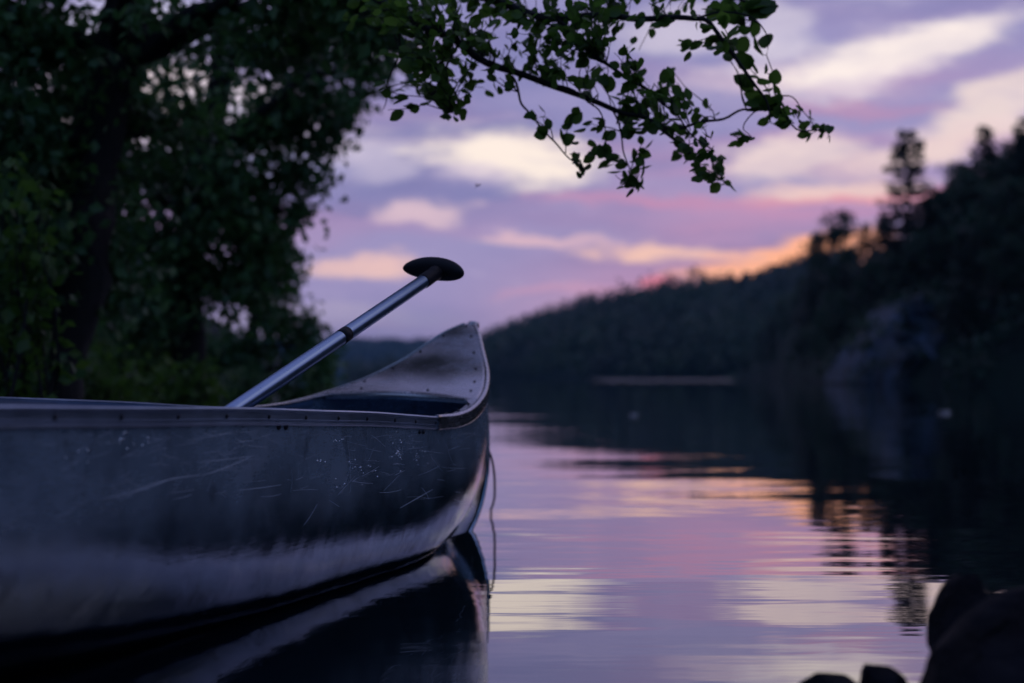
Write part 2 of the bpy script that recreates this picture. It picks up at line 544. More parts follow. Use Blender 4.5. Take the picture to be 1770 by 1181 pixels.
xs_ = list(np.concatenate([np.linspace(-90, -12, 24)[:-1], np.linspace(-12, 6, 110)[:-1], np.linspace(6, 60, 24)]))
ys_ = list(np.concatenate([np.linspace(-60, -4, 18)[:-1], np.linspace(-4, 16, 110)[:-1], np.linspace(16, 130, 40)]))
bv, bf = bgrid(xs_, ys_)
tag(mesh_obj('bank', bv, bf, M['soil']), kind='structure')


def interp(pts, x):
    return float(np.interp(x, [p[0] for p in pts], [p[1] for p in pts]))


# mid hill across the lake ---------------------------------------------------
ridgeB = [(560, 656), (700, 640), (790, 608), (835, 585), (880, 565), (950, 542), (1000, 528), (1050, 514), (1130, 506), (1180, 501),
          (1230, 494), (1290, 487), (1370, 462), (1440, 445), (1500, 430), (1900, 400)]
TB = 7.0


def hillB(px, v):
    """v 0 at the shore, 0.6 on the ridge, 1 behind it"""
    Zs = 330 + 160 * max(0, (1100 - px)) / 450
    Z = Zs + (v - 0.02) * 330
    top = (652 - interp(ridgeB, px)) / F * (Zs + 200) - TB * 1.15
    if v <= 0.6:
        t = max(0, (v - 0.02) / 0.58)
        h = top * (math.sin(t * math.pi / 2) ** 0.8)
    else:
        h = top * (1 - 0.3 * (v - 0.6) / 0.4)
    x = (px - 885) / F * Z
    if v < 0.02: h = -1.5
    return x, Z, h + (3 * fbm(x * 0.02, Z * 0.02, 5) * min(1, v * 3) if v >= 0.02 else 0) + (0.05 if v >= 0.02 else 0)


bv, bf = grid(80, 26, lambda u, v: hillB(540 + 1300 * u, v))
tag(mesh_obj('hill', bv, bf, M['floor']), kind='structure')

# the most distant low ridge
def hillA(u, v):
    Z = 1300 + 500 * v
    px = -200 + 1400 * u
    h = (652 - 592) / F * 1500 * math.sin(min(1, v * 1.6) * math.pi / 2) * (1 if v < 0.7 else 0.9)
    h += 2.0 * fbm(px * 0.02, v * 3, 9) * min(1, v * 4)
    return (px - 885) / F * Z, Z, (h if v > 0.01 else -1.5)


bv, bf = grid(120, 14, hillA)
tag(mesh_obj('distant_hill', bv, bf, M['floor']), kind='structure')

# near hill on the right, going round to the camera's right hand ------------------
shoreC = [(8.4, 325), (9.4, 285), (10.6, 215), (11.6, 150), (12.6, 104), (14, 86), (16.5, 76), (19.8, 70), (25, 62), (35, 52), (50, 44), (70, 38), (95, 32), (120, 28)]
elC = [(8.4, .006), (9.4, .026), (10.6, .052), (11.6, .074), (12.6, .084), (14, .096), (15.5, .108), (17, .135), (18.5, .155), (19.8, .172), (22, .19), (27, .22), (34, .30), (42, .40), (60, .44), (80, .42), (120, .36)]  # out of view to the right, heights are raised to darken the hull's reflection
TC = 8.0


def hillC(a, v):
    D0 = interp(shoreC, a)
    D = D0 + (v - 0.03) * 75
    top = interp(elC, a) * (D0 + 38) - TC * 0.8
    top = max(top, 0.8)
    if v < 0.03: h = -2.0
    elif v <= 0.53: h = top * math.sin((v - 0.03) / 0.5 * math.pi / 2) ** 0.85 + 0.1
    else: h = top * (1 + 0.15 * (v - 0.53))
    x, y = D * math.sin(R(a)), D * math.cos(R(a))
    if v >= 0.03: h += 0.9 * fbm(x * 0.09, y * 0.09, 2) * min(1, v * 3)
    return x, y, h


bv, bf = grid(130, 30, lambda u, v: hillC(8.4 + 111.6 * u, v))
tag(mesh_obj('hillside', bv, bf, M['floor']), kind='structure')

# left hillside behind the bank trees
def hillL(a, v):
    D0 = interp([(-130, 22), (-90, 22), (-60, 22), (-35, 26), (-20, 45), (-13, 90), (-9, 170)], a)
    D = D0 + v * 60
    h = (0.0 if v < 0.01 else 1.0) * (D * interp([(-130, .3), (-60, .32), (-30, .22), (-14, .06), (-9, .01)], a)) * min(1, v * 2.2) - (2.0 if v < 0.01 else -0.4)
    return D * math.sin(R(a)), D * math.cos(R(a)), h + 0.8 * fbm(a * 0.3, v * 4, 1) * min(1, v * 3)


bv, bf = grid(80, 16, lambda u, v: hillL(-130 + 121 * u, v))
tag(mesh_obj('wooded_slope', bv, bf, M['floor']), kind='structure')


# ------------------------------------------------------------------ leaves
def rand_dirs(n, g=rng):
    v = g.normal(size=(n, 3))
    return v / np.linalg.norm(v, axis=1)[:, None]


LEAF_HI = (np.array([[0, 0, 0], [.28, 0, -.02], [.56, 0, -.03], [.82, 0, -.02], [1, 0, .03],
                     [.12, .23, .05], [.36, .36, .09], [.64, .34, .08], [.86, .17, .03],
                     [.12, -.23, .05], [.36, -.36, .09], [.64, -.34, .08], [.86, -.17, .03]]),
           [(0, 1, 5), (1, 2, 6, 5), (2, 3, 7, 6), (3, 4, 8), (3, 8, 7), (0, 9, 1), (1, 9, 10, 2), (2, 10, 11, 3), (3, 12, 4), (3, 11, 12)])
LEAF_LO = (np.array([[0, 0, 0], [.45, .33, .06], [1, 0, 0], [.45, -.33, .06]]), [(0, 1, 2), (0, 2, 3)])


def leaves(mb, pos, length, tmpl=LEAF_LO, droop=0.5, dirs=None, g=rng, flat=0.5):
    """append leaves growing from every position"""
    n = len(pos)
    if n == 0: return
    T, Fc = tmpl
    d = rand_dirs(n, g) if dirs is None else dirs + 0.55 * rand_dirs(n, g)
    d[:, 2] -= droop
    d /= np.linalg.norm(d, axis=1)[:, None]
    up = rand_dirs(n, g) * (1 - flat) + np.array([0, 0, 1]) * flat
    s = np.cross(up, d); s /= np.linalg.norm(s, axis=1)[:, None] + 1e-9
    nn = np.cross(d, s)
    L = length * (0.7 + 0.6 * g.random(n))
    V = (T[None, :, 0, None] * d[:, None, :] + T[None, :, 1, None] * s[:, None, :] + T[None, :, 2, None] * nn[:, None, :]) * L[:, None, None] + np.asarray(pos)[:, None, :]
    k = len(mb.v)
    mb.v.extend(map(tuple, V.reshape(-1, 3)))
    m_ = len(T)
    for i in range(n):
        o = k + i * m_
        mb.f.extend([tuple(o + q for q in f_) for f_ in Fc])


def wiggle(a, b, n, amp, g=rng, sag=0.0):
    a, b = np.asarray(a, float), np.asarray(b, float)
    L = np.linalg.norm(b - a)
    ph = g.random(3) * 6.28
    out = []
    for i in range(n):
        t = i / (n - 1)
        p = a + (b - a) * t
        p = p + amp * L * np.array([math.sin(t * 5 + ph[0]), math.sin(t * 6 + ph[1]), math.sin(t * 4 + ph[2])]) * math.sin(t * math.pi)
        p[2] -= sag * L * math.sin(t * math.pi)
        out.append(p)
    return out


def clump_tree(name, label, cat, base, trunk_pts, trunk_r, clumps, leaf_len, mleaf, group=None, seed=1, dens=1.0, parent_extra=None):
    """tree whose crown is a set of leafy clumps (centre, radii, number of leaves) carried by limbs"""
    g = np.random.default_rng(seed)
    root = empty(name, base)
    b = np.array(base)
    tag(root, label, cat, group)
    tr = MB()
    tr.tube([np.array(p) - b for p in trunk_pts], np.linspace(trunk_r, trunk_r * 0.45, len(trunk_pts)), 12)
    tr.build('trunk', M['bark'], root)
    limbs, lv = MB(), MB()
    for (c, r, n_) in clumps:
        c = np.array(c); r = np.array(r)
        # limb leaves the trunk below the clump
        ts = [p for p in trunk_pts if p[2] < c[2] + 0.2] or [trunk_pts[0]]
        st = np.array(ts[-1])
        pts = wiggle(st, c, 9, 0.05, g, -0.06)
        limbs.tube([p - b for p in pts], np.linspace(trunk_r * 0.33, 0.012, 9), 6)
        nt = max(4, int(n_ * dens / 42))
        for _ in range(nt):
            d = rand_dirs(1, g)[0]
            e = c + d * r * g.random() ** 0.45
            tw = wiggle(c + (e - c) * 0.15, e, 6, 0.08, g, 0.0)
            limbs.tube([p - b for p in tw], np.linspace(0.008, 0.002, 6), 3, False)
            k = int(n_ * dens / nt)
            i = g.integers(1, 6, k)
            sp = 0.16 * np.mean(r) + 0.04
            pos = np.array(tw)[i] - b + g.normal(size=(k, 3)) * sp * 0.7
            leaves(lv, pos, leaf_len, LEAF_LO, 0.5, None, g, 0.4)
    limbs.build('limb', M['bark'], root)
    lv.build('crown', mleaf, root, smooth=False)
    return root


def CL(px, py, Z, rx, ry, rz, n_):
    """clump given by where it stands: direction, distance, size in photo pixels at that distance"""
    return (W(px, py, Z), (rx * Z / F, rz, ry * Z / F), n_)


# ---- the big alder on the bank -------------------------------------------------
T0 = W(75, 660, 6.2); T0[2] = bank_h(T0[0], T0[1]) - 0.1
trunk_pts = [T0, W(80, 640, 6.2), W(105, 560, 6.2), W(140, 470, 6.2), W(150, 380, 6.25), W(165, 250, 6.3), W(200, 100, 6.3), W(240, -60, 6.2), W(280, -250, 6.2), W(290, -420, 6.2)]
clA = [CL(60, 60, 6.2, 150, 120, .7, 1500), CL(200, 150, 6.5, 130, 110, .7, 1100), CL(40, 240, 6.0, 110, 120, .6, 1200),
       CL(130, 330, 6.4, 130, 110, .6, 1200), CL(30, 420, 5.8, 110, 120, .5, 1000), CL(180, 480, 6.6, 110, 90, .5, 700),
       CL(330, 60, 6.0, 120, 90, .7, 260), CL(500, 30, 5.6, 120, 70, .6, 900), CL(640, 30, 5.2, 110, 60, .5, 800),
       CL(300, 220, 6.6, 120, 90, .6, 380), CL(20, 600, 6.0, 90, 100, .4, 600), CL(-150, 200, 6.0, 150, 250, .8, 1500),
       CL(200, -200, 6.2, 300, 160, .9, 1800), CL(600, -160, 5.2, 280, 120, .8, 1400), CL(-100, -100, 6.2, 250, 160, .9, 1500),
       CL(-150, 500, 6.0, 150, 150, .8, 900)]
alder = clump_tree('alder_tree', 'largest dark tree at the left edge, its long branch reaching over the canoe',
                   'tree', tuple(T0), trunk_pts, 0.17, clA, 0.062, M['leaf_dark'], seed=3)

clB = [CL(420, 60, 9, 130, 90, .8, 700), CL(540, 120, 9, 80, 80, .7, 800), CL(600, 70, 9, 60, 70, .6, 500), CL(595, 190, 9, 62, 46, .5, 420), CL(560, 250, 9, 50, 45, .5, 240), CL(640, 120, 8, 45, 45, .5, 260),
       CL(480, 210, 9, 100, 80, .7, 1200), CL(380, 320, 9, 110, 90, .8, 1700), CL(500, 300, 9, 78, 60, .6, 520), CL(300, 420, 9, 130, 100, .8, 1300),
       CL(440, 400, 9, 90, 75, .7, 1300), CL(200, 300, 9, 130, 120, .8, 1900), CL(300, 160, 9, 110, 90, .8, 350), CL(290, 300, 9.6, 90, 70, .5, 900), CL(470, 460, 9.4, 50, 60, .5, 500), CL(350, 250, 9.8, 60, 50, .5, 400), CL(520, 370, 9, 30, 40, .3, 100),
       CL(420, 500, 9, 90, 80, .7, 800), CL(130, 180, 9, 150, 150, .8, 1000), CL(250, 540, 9, 140, 90, .8, 1200)]
TB0 = W(330, 652, 9.2); TB0[2] = bank_h(TB0[0], TB0[1]) - 0.1
clump_tree('alder_tree', 'tall leafy tree right of the largest tree, sky showing through its ragged side', 'tree', tuple(TB0),
           [TB0, W(325, 600, 9.2), W(320, 500, 9.2), W(335, 380, 9.1), W(360, 240, 9), W(390, 100, 9), W(400, -60, 9), W(410, -200, 9)], 0.13, clB, 0.066, M['leaf_dark'], seed=4)
clC_ = [CL(470, 560, 13, 70, 60, .8, 700), CL(520, 600, 13, 50, 40, .7, 400), CL(505, 485, 13, 30, 26, .4, 110), CL(540, 560, 13, 32, 30, .5, 160),
        CL(400, 620, 13, 100, 60, 1, 900), CL(450, 480, 13, 60, 50, .8, 400), CL(300, 600, 13, 120, 80, 1, 1200), CL(560, 640, 13, 40, 30, .6, 250),
        CL(200, 640, 13, 120, 70, 1, 900)]
TC0 = W(440, 660, 13.2); TC0[2] = bank_h(TC0[0], TC0[1]) - 0.2
clump_tree('alder_tree', 'low tree leaning over the water behind the paddle, rightmost of the left bank trees', 'tree', tuple(TC0),
           [TC0, W(440, 640, 13.2), W(430, 600, 13.1), W(445, 540, 13), W(470, 480, 13)], 0.09, clC_, 0.08, M['leaf_dark'], seed=5)


def shrub(label, px, py, Z, rx, ry, rz, n_, L, mm, seed, group='shrubs on the left bank'):
    c, r, _ = CL(px, py, Z, rx, ry, rz, n_)
    g = np.random.default_rng(seed)
    base = np.array([c[0], c[1], bank_h(c[0], c[1]) - 0.05])
    root = empty('shrub', tuple(base))
    tag(root, label, 'shrub', group)
    st, lv = MB(), MB()
    for _ in range(max(8, n_ // 30)):
        d = rand_dirs(1, g)[0]
        e = c + d * r * g.random() ** 0.4
        pts = wiggle(base + g.normal(size=3) * [.05, .05, 0], e, 7, 0.06, g)
        st.tube([p - base for p in pts], np.linspace(0.01, 0.002, 7), 4, False)
        k = 30
        pos = np.array(pts)[g.integers(3, 7, k)] - base + g.normal(size=(k, 3)) * np.mean(r) * 0.16
        leaves(lv, pos, L, LEAF_LO, 0.3, None, g, 0.4)
    st.build('stem', M['bark'], root)
    lv.build('foliage', mm, root, smooth=False)


shrub('bright green leafy sapling at the far left edge in front of the dark trunk', 45, 400, 4.9, 62, 130, .28, 420, 0.06, M['leaf'], 21)
shrub('broad bush below the left trees beside the leaning trunk', 180, 650, 7.5, 110, 50, .4, 1000, 0.055, M['leaf'], 22)
shrub('low bush behind the canoe under the middle tree', 330, 655, 8.4, 90, 45, .4, 900, 0.055, M['leaf'], 23)
shrub('bush at the water edge just left of the paddle shaft', 430, 668, 10.5, 70, 34, .4, 700, 0.055, M['leaf_dark'], 24)
shrub('low bush at the water edge behind the canoe, right of the paddle shaft', 520, 664, 13.5, 62, 24, .5, 800, 0.07, M['leaf_dark'], 27)
shrub('dark bush at the left edge at the foot of the trunk', 10, 640, 7.5, 90, 70, .4, 900, 0.055, M['leaf_dark'], 25)
shrub('fern green bush high on the bank between the trunk and the middle tree', 230, 590, 10.5, 90, 60, .5, 900, 0.07, M['leaf'], 26)

# dense wood behind the bank trees: one mass
g = np.random.default_rng(77)
lv = MB()
for i in range(900):
    a = g.uniform(-62, -13.0)
    v = g.uniform(0.02, 0.55)
    x, y, z = hillL(a, v)
    hgt = g.uniform(5, 9) * (1 if a < -18 else 0.55)
    k = 46
    d = rand_dirs(k, g) * (g.random((k, 1)) ** 0.4)
    pos = np.array([x, y, z + hgt * 0.5]) + d * np.array([1.9, 1.9, hgt * 0.55])
    leaves(lv, pos, 0.85, LEAF_LO, 0.2, None, g, 0.3)
tag(lv.build('wood', M['broad'], smooth=False), 'dense dark wood filling the slope behind the left bank trees', 'wood', kind='stuff')

# ------------------------------------------------------------------ the overhanging branch
g = np.random.default_rng(5)
ZB = 3.7
root_pt = np.array(trunk_pts[6])


def P(px, py, dz=0.0):
    return W(px, py, ZB + dz)


branches = [
    # (points as directions, start radius, end radius)
    ([(300, -330, 1.2), (480, -120, .6), (600, -40, .25), (681, 15, .1), (740, 48, .05), (793, 76, 0), (875, 122, 0), (956, 147, 0), (1057, 188, 0), (1108, 203, 0), (1174, 244, 0), (1210, 292, 0), (1248, 311, 0)], .016, .0022),
    ([(480, -120, .6), (650, -70, .3), (780, -30, .1), (854, 2, 0), (956, 30, -.05), (1057, 28, -.05), (1140, 33, -.1), (1210, 30, -.1), (1250, 70, -.1), (1290, 130, -.1), (1318, 160, -.1), (1330, 210, -.1)], .014, .002),
    ([(780, -30, .1), (950, -70, .1), (1100, -60, 0), (1220, -30, 0), (1300, 5, 0), (1345, 12, 0)], .010, .002),
    ([(885, 132, 0), (898, 168, 0), (920, 203, 0), (956, 244, 0), (985, 272, 0), (1007, 295, 0)], .0035, .0015),
    ([(956, 147, 0), (1010, 168, -.05), (1040, 200, -.05), (1046, 245, -.05)], .003, .0012),
    ([(1108, 203, 0), (1160, 222, 0), (1225, 211, 0), (1270, 196, 0), (1312, 188, 0), (1352, 198, 0), (1393, 229, 0), (1432, 222, 0)], .0045, .0015),
    ([(1312, 188, 0), (1340, 165, 0), (1370, 170, 0), (1385, 190, 0)], .0025, .0012),
    ([(1312, 188, 0), (1285, 215, 0), (1300, 240, 0)], .002, .001),
    ([(1057, 188, 0), (1075, 240, .05), (1085, 285, .05), (1103, 325, .05)], .003, .0012),
    ([(956, 30, -.05), (1010, 80, -.1), (1060, 120, -.1), (1110, 150, -.1), (1150, 180, -.1), (1180, 215, -.1), (1235, 262, -.1)], .006, .0015),
    ([(740, 48, .05), (745, 100, .1), (735, 150, .1), (745, 165, .1)], .004, .0012),
    ([(793, 76, 0), (770, 120, 0), (790, 170, 0), (782, 195, 0)], .004, .0012),
    ([(681, 15, .1), (690, 90, .2), (670, 150, .2), (662, 190, .2)], .004, .0012),
    ([(1210, 30, -.1), (1270, 20, -.1), (1310, 40, -.1), (1330, 70, -.1)], .003, .0012),
]
br = MB()
for pts, r0, r1 in branches:
    ws = [P(*q) for q in pts]
    # resample smoothly
    t = np.arange(len(ws)); fx = [cubic(t, [q[k] for q in ws]) for k in range(3)]
    tt = np.linspace(0, len(ws) - 1, len(ws) * 4)
    pp = [np.array([float(f_(q)) for f_ in fx]) + 0.004 * np.array([math.sin(q * 3.1), 0, math.sin(q * 4.3)]) for q in tt]
    br.tube([p - T0 for p in pp], np.linspace(r0, r1, len(pp)), 6)
# the limb from the trunk that carries it
br.tube([p - T0 for p in [root_pt, (root_pt + P(300, -330, 1.2)) / 2 + np.array([0, 0, .15]), P(300, -330, 1.2)]], [.05, .03, .016], 8)
# clusters of leaves: px, py, rx, ry, n
cls = [(640, 10, 70, 28, 70), (700, 20, 60, 40, 70), (760, 30, 60, 45, 80), (820, 40, 60, 45, 90), (880, 50, 60, 50, 90), (940, 40, 60, 50, 90),
       (1000, 30, 60, 35, 80), (1060, 20, 60, 25, 60), (870, 5, 200, 20, 120), (1100, 15, 80, 22, 45), (1170, 20, 50, 25, 26), (1280, 10, 60, 20, 18),
       (720, 80, 36, 36, 34), (770, 95, 45, 36, 46), (740, 130, 35, 30, 34), (790, 140, 32, 30, 30), (780, 185, 22, 14, 9), (840, 110, 45, 40, 42),
       (835, 150, 24, 18, 12), (665, 188, 14, 9, 4), (672, 150, 14, 10, 5), (700, 115, 22, 26, 12), (655, 70, 28, 22, 10),
       (910, 95, 48, 34, 48), (980, 90, 50, 40, 50), (1040, 70, 50, 35, 40), (960, 120, 30, 16, 14), (1030, 115, 40, 24, 26), (1090, 105, 40, 34, 36),
       (1130, 130, 40, 34, 40), (1110, 160, 40, 30, 40), (1160, 165, 36, 26, 28), (1140, 195, 40, 26, 30), (1090, 190, 30, 22, 22), (1200, 100, 22, 26, 9),
       (1205, 70, 16, 20, 5), (1180, 215, 34, 20, 22), (1225, 205, 14, 14, 3),
       (925, 190, 14, 20, 5), (940, 205, 10, 10, 3), (985, 195, 26, 16, 9), (1010, 215, 24, 14, 8), (990, 265, 14, 16, 7), (1020, 270, 20, 20, 10), (1050, 262, 14, 12, 6),
       (1005, 290, 14, 8, 4), (1085, 235, 18, 18, 9), (1105, 250, 14, 14, 6), (1080, 290, 16, 16, 7), (1102, 290, 12, 12, 5), (1098, 312, 6, 14, 5), (1065, 300, 14, 10, 6), (1235, 300, 16, 12, 8), (1245, 315, 12, 5, 4), (760, 165, 30, 24, 18), (720, 140, 26, 22, 14),
       (1195, 250, 24, 18, 14), (1220, 275, 22, 18, 14), (1245, 265, 20, 14, 10), (1215, 300, 14, 12, 6), (1250, 308, 12, 6, 4), (1265, 250, 12, 10, 3),
       (1255, 40, 26, 34, 16), (1275, 60, 24, 24, 12), (1250, 75, 8, 10, 2), (1290, 100, 16, 16, 5), (1320, 70, 16, 18, 3), (1345, 5, 26, 8, 5), (1310, 20, 16, 16, 5),
       (1275, 110, 14, 10, 2), (1300, 145, 12, 14, 3), (1325, 120, 10, 10, 2), (1325, 150, 16, 20, 8), (1350, 165, 14, 18, 8), (1330, 185, 12, 10, 4),
       (1375, 180, 12, 20, 9), (1385, 200, 14, 14, 6), (1320, 215, 18, 12, 8), (1300, 232, 10, 8, 4), (1265, 235, 8, 4, 1), (1400, 225, 10, 8, 4), (1420, 222, 14, 8, 6), (1424, 240, 8, 6, 3)]
lv = MB()
nodes = []
for pts, _, _ in branches:
    ws = [P(*q) for q in pts]
    for i in range(len(ws) - 1):
        for t in np.linspace(0, 1, 5):
            nodes.append(ws[i] * (1 - t) + ws[i + 1] * t)
nodes = np.array(nodes)
for (px, py, rx, ry, k) in cls:
    small = k < 12
    nt = max(1, k // 5)
    for q in range(nt):
        an, rr = g.random() * 6.28, g.random() ** 0.5
        dzz = g.uniform(-.22, .3) * (0.3 if small else 1)
        e = W(px + rx * rr * math.cos(an), py + ry * rr * math.sin(an), ZB + dzz)
        i = np.argmin(np.linalg.norm(nodes - e - np.array([0.03, 0, -0.05]), axis=1))
        tw = wiggle(nodes[i], e, 6, 0.08, g, -0.05)
        br.tube([p - T0 for p in tw], np.linspace(.0018, .0009, 6), 4, False)
        kk = max(1, int(round(k / nt * (1.15 if k < 24 else .82))))
        ids = g.integers(1, 6, kk)
        dirn = (e - nodes[i]); dirn /= np.linalg.norm(dirn) + 1e-6
        nd_ = np.array(tw)[ids]
        pos = nd_ + rand_dirs(kk, g) * g.uniform(.006, .02, size=(kk, 1))
        for a_, b_ in zip(nd_, pos):
            br.tube([a_ - T0, b_ - T0], [.0006, .0005], 3, False)
        L = 0.035 if px < 1340 and py < 200 else 0.033
        if px > 1230 and py < 160: L = 0.048
        if px > 1340 and py > 130: L = 0.028
        leaves(lv, pos - T0, L, LEAF_HI, 0.45, np.tile(dirn, (kk, 1)), g, 0.15)
ob = br.build('overhanging_branch', M['bark'], alder)
lf = lv.build('foliage', M['leaf'], ob, smooth=True)

# ------------------------------------------------------------------ forest trees
def conifer_mesh(seed, H=9.0, Rr=1.9, sparse=False, bare=0.15):
    g = np.random.default_rng(seed)
    tr, lv = MB(), MB()
    tr.tube(wiggle((0, 0, -0.3), (g.uniform(-.2, .2), 0, H), 8, 0.01, g), np.linspace(H * 0.016, 0.02, 8), 7)
    z = H * bare
    while z < H * 0.985:
        t = (z - H * bare) / (H * (1 - bare))
        r = Rr * (1 - t) ** (0.75) * g.uniform(0.65, 1.1) + 0.12
        if sparse: r = Rr * (0.30 + 0.9 * (1 - t)) * g.uniform(0.45, 1.1)
        nb = g.integers(4, 7)
        a0 = g.random() * 6.28
        for k in range(nb):
            a = a0 + k * 6.28 / nb + g.uniform(-.3, .3)
            rr = r * g.uniform(0.7, 1.1)
            tip = np.array([rr * math.cos(a), rr * math.sin(a), z - rr * 0.22 + (0.25 * rr if sparse else 0)])
            pts = wiggle((0, 0, z), tip, 4, 0.02, g)
            tr.tube(pts, [0.03, 0.022, 0.014, 0.006], 3, False)
            kk = int((10 if not sparse else 20) + 16 * rr)
            s = g.random(kk) ** 0.6
            pos = np.outer(1 - s, (0, 0, z)) + np.outer(s, tip) + g.normal(size=(kk, 3)) * [0.13 * rr, 0.13 * rr, 0.07]
            leaves(lv, pos, 0.34, LEAF_LO, 0.35, np.tile([math.cos(a), math.sin(a), 0], (kk, 1)), g, 0.6)
        z += H * g.uniform(0.028, 0.05) * (1.25 if sparse else 1)
    return tr, lv


def broad_mesh(seed, H=8.0, Rr=2.3):
    g = np.random.default_rng(seed)
    tr, lv = MB(), MB()
    tr.tube(wiggle((0, 0, -0.3), (g.uniform(-.3, .3), g.uniform(-.3, .3), H * 0.8), 8, 0.02, g), np.linspace(H * 0.018, 0.04, 8), 7)
    for q in range(26):
        d = rand_dirs(1, g)[0]
        c = np.array([0, 0, H * 0.6]) + d * np.array([Rr * .75, Rr * .75, H * 0.34]) * g.random() ** 0.35
        pts = wiggle((0, 0, min(H * 0.7, max(H * .25, c[2] - 1))), c, 5, 0.05, g)
        tr.tube(pts, np.linspace(0.06, 0.015, 5), 4, False)
        k = 85
        rad = g.uniform(0.5, 0.95)
        pos = c + rand_dirs(k, g) * (g.random((k, 1)) ** 0.5) * [rad, rad, rad * .75]
        leaves(lv, pos, 0.28, LEAF_LO, 0.3, None, g, 0.4)
    return tr, lv


protos = {}
for nm, fn, mm in (('spruce_tree', lambda: conifer_mesh(31), 'needle'), ('spruce_tree_b', lambda: conifer_mesh(32, 9, 1.5), 'needle'),
                   ('pine_tree', lambda: conifer_mesh(33, 9, 1.7, True, .25), 'needle'), ('birch_tree', lambda: broad_mesh(34), 'broad'), ('birch_tree_b', lambda: broad_mesh(35, 8, 2.0), 'broad')):
    protos[nm] = (fn(), M[mm])
pmesh = {}


def place_tree(kind, loc, scale, rz, label, group):
    nm = kind.replace('_b', '') if kind.endswith('_b') else kind
    root = empty(nm, loc, rz)
    root.scale = (scale * random.uniform(.9, 1.1), scale * random.uniform(.9, 1.1), scale)
    tag(root, label, 'tree', group)
    (tr, lv), mm = protos[kind]
    if kind not in pmesh:
        a = tr.build('trunk', M['bark'], root); b = lv.build('crown', mm, root, smooth=False)
        pmesh[kind] = (a, b)
    else:
        a = pmesh[kind][0].copy(); b = pmesh[kind][1].copy()
        for o in (a, b):
            C.objects.link(o); o.parent = root
    return root


G = 'trees on the right hillside'


def ontop(px, py, D, kind, lab, rz=0.0, minh=7.0, scale=None):
    """tree whose top shows at (px, py), standing at distance D on the right hillside"""
    top = W(px, py, D)
    a = math.degrees(math.atan2(top[0], top[1]))
    dist = math.hypot(top[0], top[1])
    v = (dist - interp(shoreC, a)) / 75 + 0.03
    gz = hillC(a, min(1, max(0.03, v)))[2]
    H = max(3, top[2] - gz)
    H0 = 8.0 if 'birch' in kind else 9.0
    if 'birch' in kind: H0 = 7.6
    return place_tree(kind, (top[0], top[1], gz), H / H0, rz, lab, G)


ontop(1567, 226, 96, 'pine_tree', 'tallest pine standing alone above the right hillside with a ragged layered top', .4)
ontop(1440, 358, 125, 'birch_tree', 'round tree where the right hillside begins, beside the orange glow', 1.2)
ontop(1413, 400, 140, 'spruce_tree', 'small spruce at the very start of the right hillside, left of the round tree', 2.0)
ontop(1497, 385, 112, 'spruce_tree', 'small pointed spruce between the round tree and the tallest pine', 3.0)
ontop(1528, 360, 104, 'spruce_tree_b', 'narrow spruce close at the left of the tallest pine', 2.2)
ontop(1612, 318, 96, 'spruce_tree_b', 'narrow spruce close at the right of the tallest pine', 4.4)
ontop(1655, 268, 92, 'birch_tree_b', 'dark bushy tree between the tallest pine and the trees of the right edge', 5.0)
ontop(1640, 330, 92, 'spruce_tree', 'dark spruce in front of the bushy ridge tree', .5)
ontop(1702, 216, 86, 'spruce_tree', 'tall spruce on the ridge near the right edge', 1.0)
ontop(1740, 232, 84, 'birch_tree', 'leafy ridge tree second from the right edge', 2.6)
ontop(1768, 205, 82, 'pine_tree', 'tall ridge pine cut by the right edge of the picture', 3.6)
g = np.random.default_rng(8)
placed = []
tries = 0
while len(placed) < 190 and tries < 6000:
    tries += 1
    a = g.uniform(9.0, 26) if len(placed) < 120 else g.uniform(26, 105)
    v = g.uniform(0.04, 0.62)
    x, y, z = hillC(a, v)
    mind = 1.9 if a < 26 else 4.2
    if any((x - q[0]) ** 2 + (y - q[1]) ** 2 < mind ** 2 for q in placed): continue
    px = 885 + F * math.tan(R(a)) if a < 80 else 9e9
    if 1455 < px < 1655 and v < 0.22: continue
    # keep the ridge line where it is in the place
    allow = interp(elC, a) * math.hypot(x, y) * g.uniform(0.80, 1.0) + CAMH - z
    if 1455 < px < 1560: allow *= 0.9
    H = min(g.uniform(6.5, 9.5), allow) if v > 0.15 else g.uniform(3.5, 6)
    if H < 2.5: H = 2.5
    kind = ['spruce_tree', 'spruce_tree_b', 'birch_tree', 'birch_tree_b', 'birch_tree'][g.integers(0, 5)]
    nm = 'spruce' if 'spruce' in kind else 'leafy tree'
    lab = f'dark {nm} merging with its neighbours in the forest of the right hillside'
    place_tree(kind, (x, y, z), H / (7.6 if 'birch' in kind else 9), g.random() * 6.28, lab, 'spruces in the right hillside forest' if nm == 'spruce' else 'leafy trees in the right hillside forest')
    placed.append((x, y))

# undergrowth on that hillside, one mass
lv = MB()
for i in range(1500):
    a = g.uniform(8.6, 40) if i < 1100 else g.uniform(40, 115)
    v = g.uniform(0.025, 0.5)
    x, y, z = hillC(a, v)
    px = 885 + F * math.tan(R(a)) if a < 80 else 9e9
    if 1460 < px < 1650 and v < 0.16: continue
    k = 34
    rr = g.uniform(.5, 1.2)
    pos = np.array([x, y, z + .3]) + rand_dirs(k, g) * (g.random((k, 1)) ** 0.4) * [rr * 1.2, rr * 1.2, rr]
    leaves(lv, pos, 0.34, LEAF_LO, 0.1, None, g, 0.4)
tag(lv.build('undergrowth', M['broad'], smooth=False), 'dark bushes covering the ground between the right hillside trees', 'undergrowth', kind='stuff')

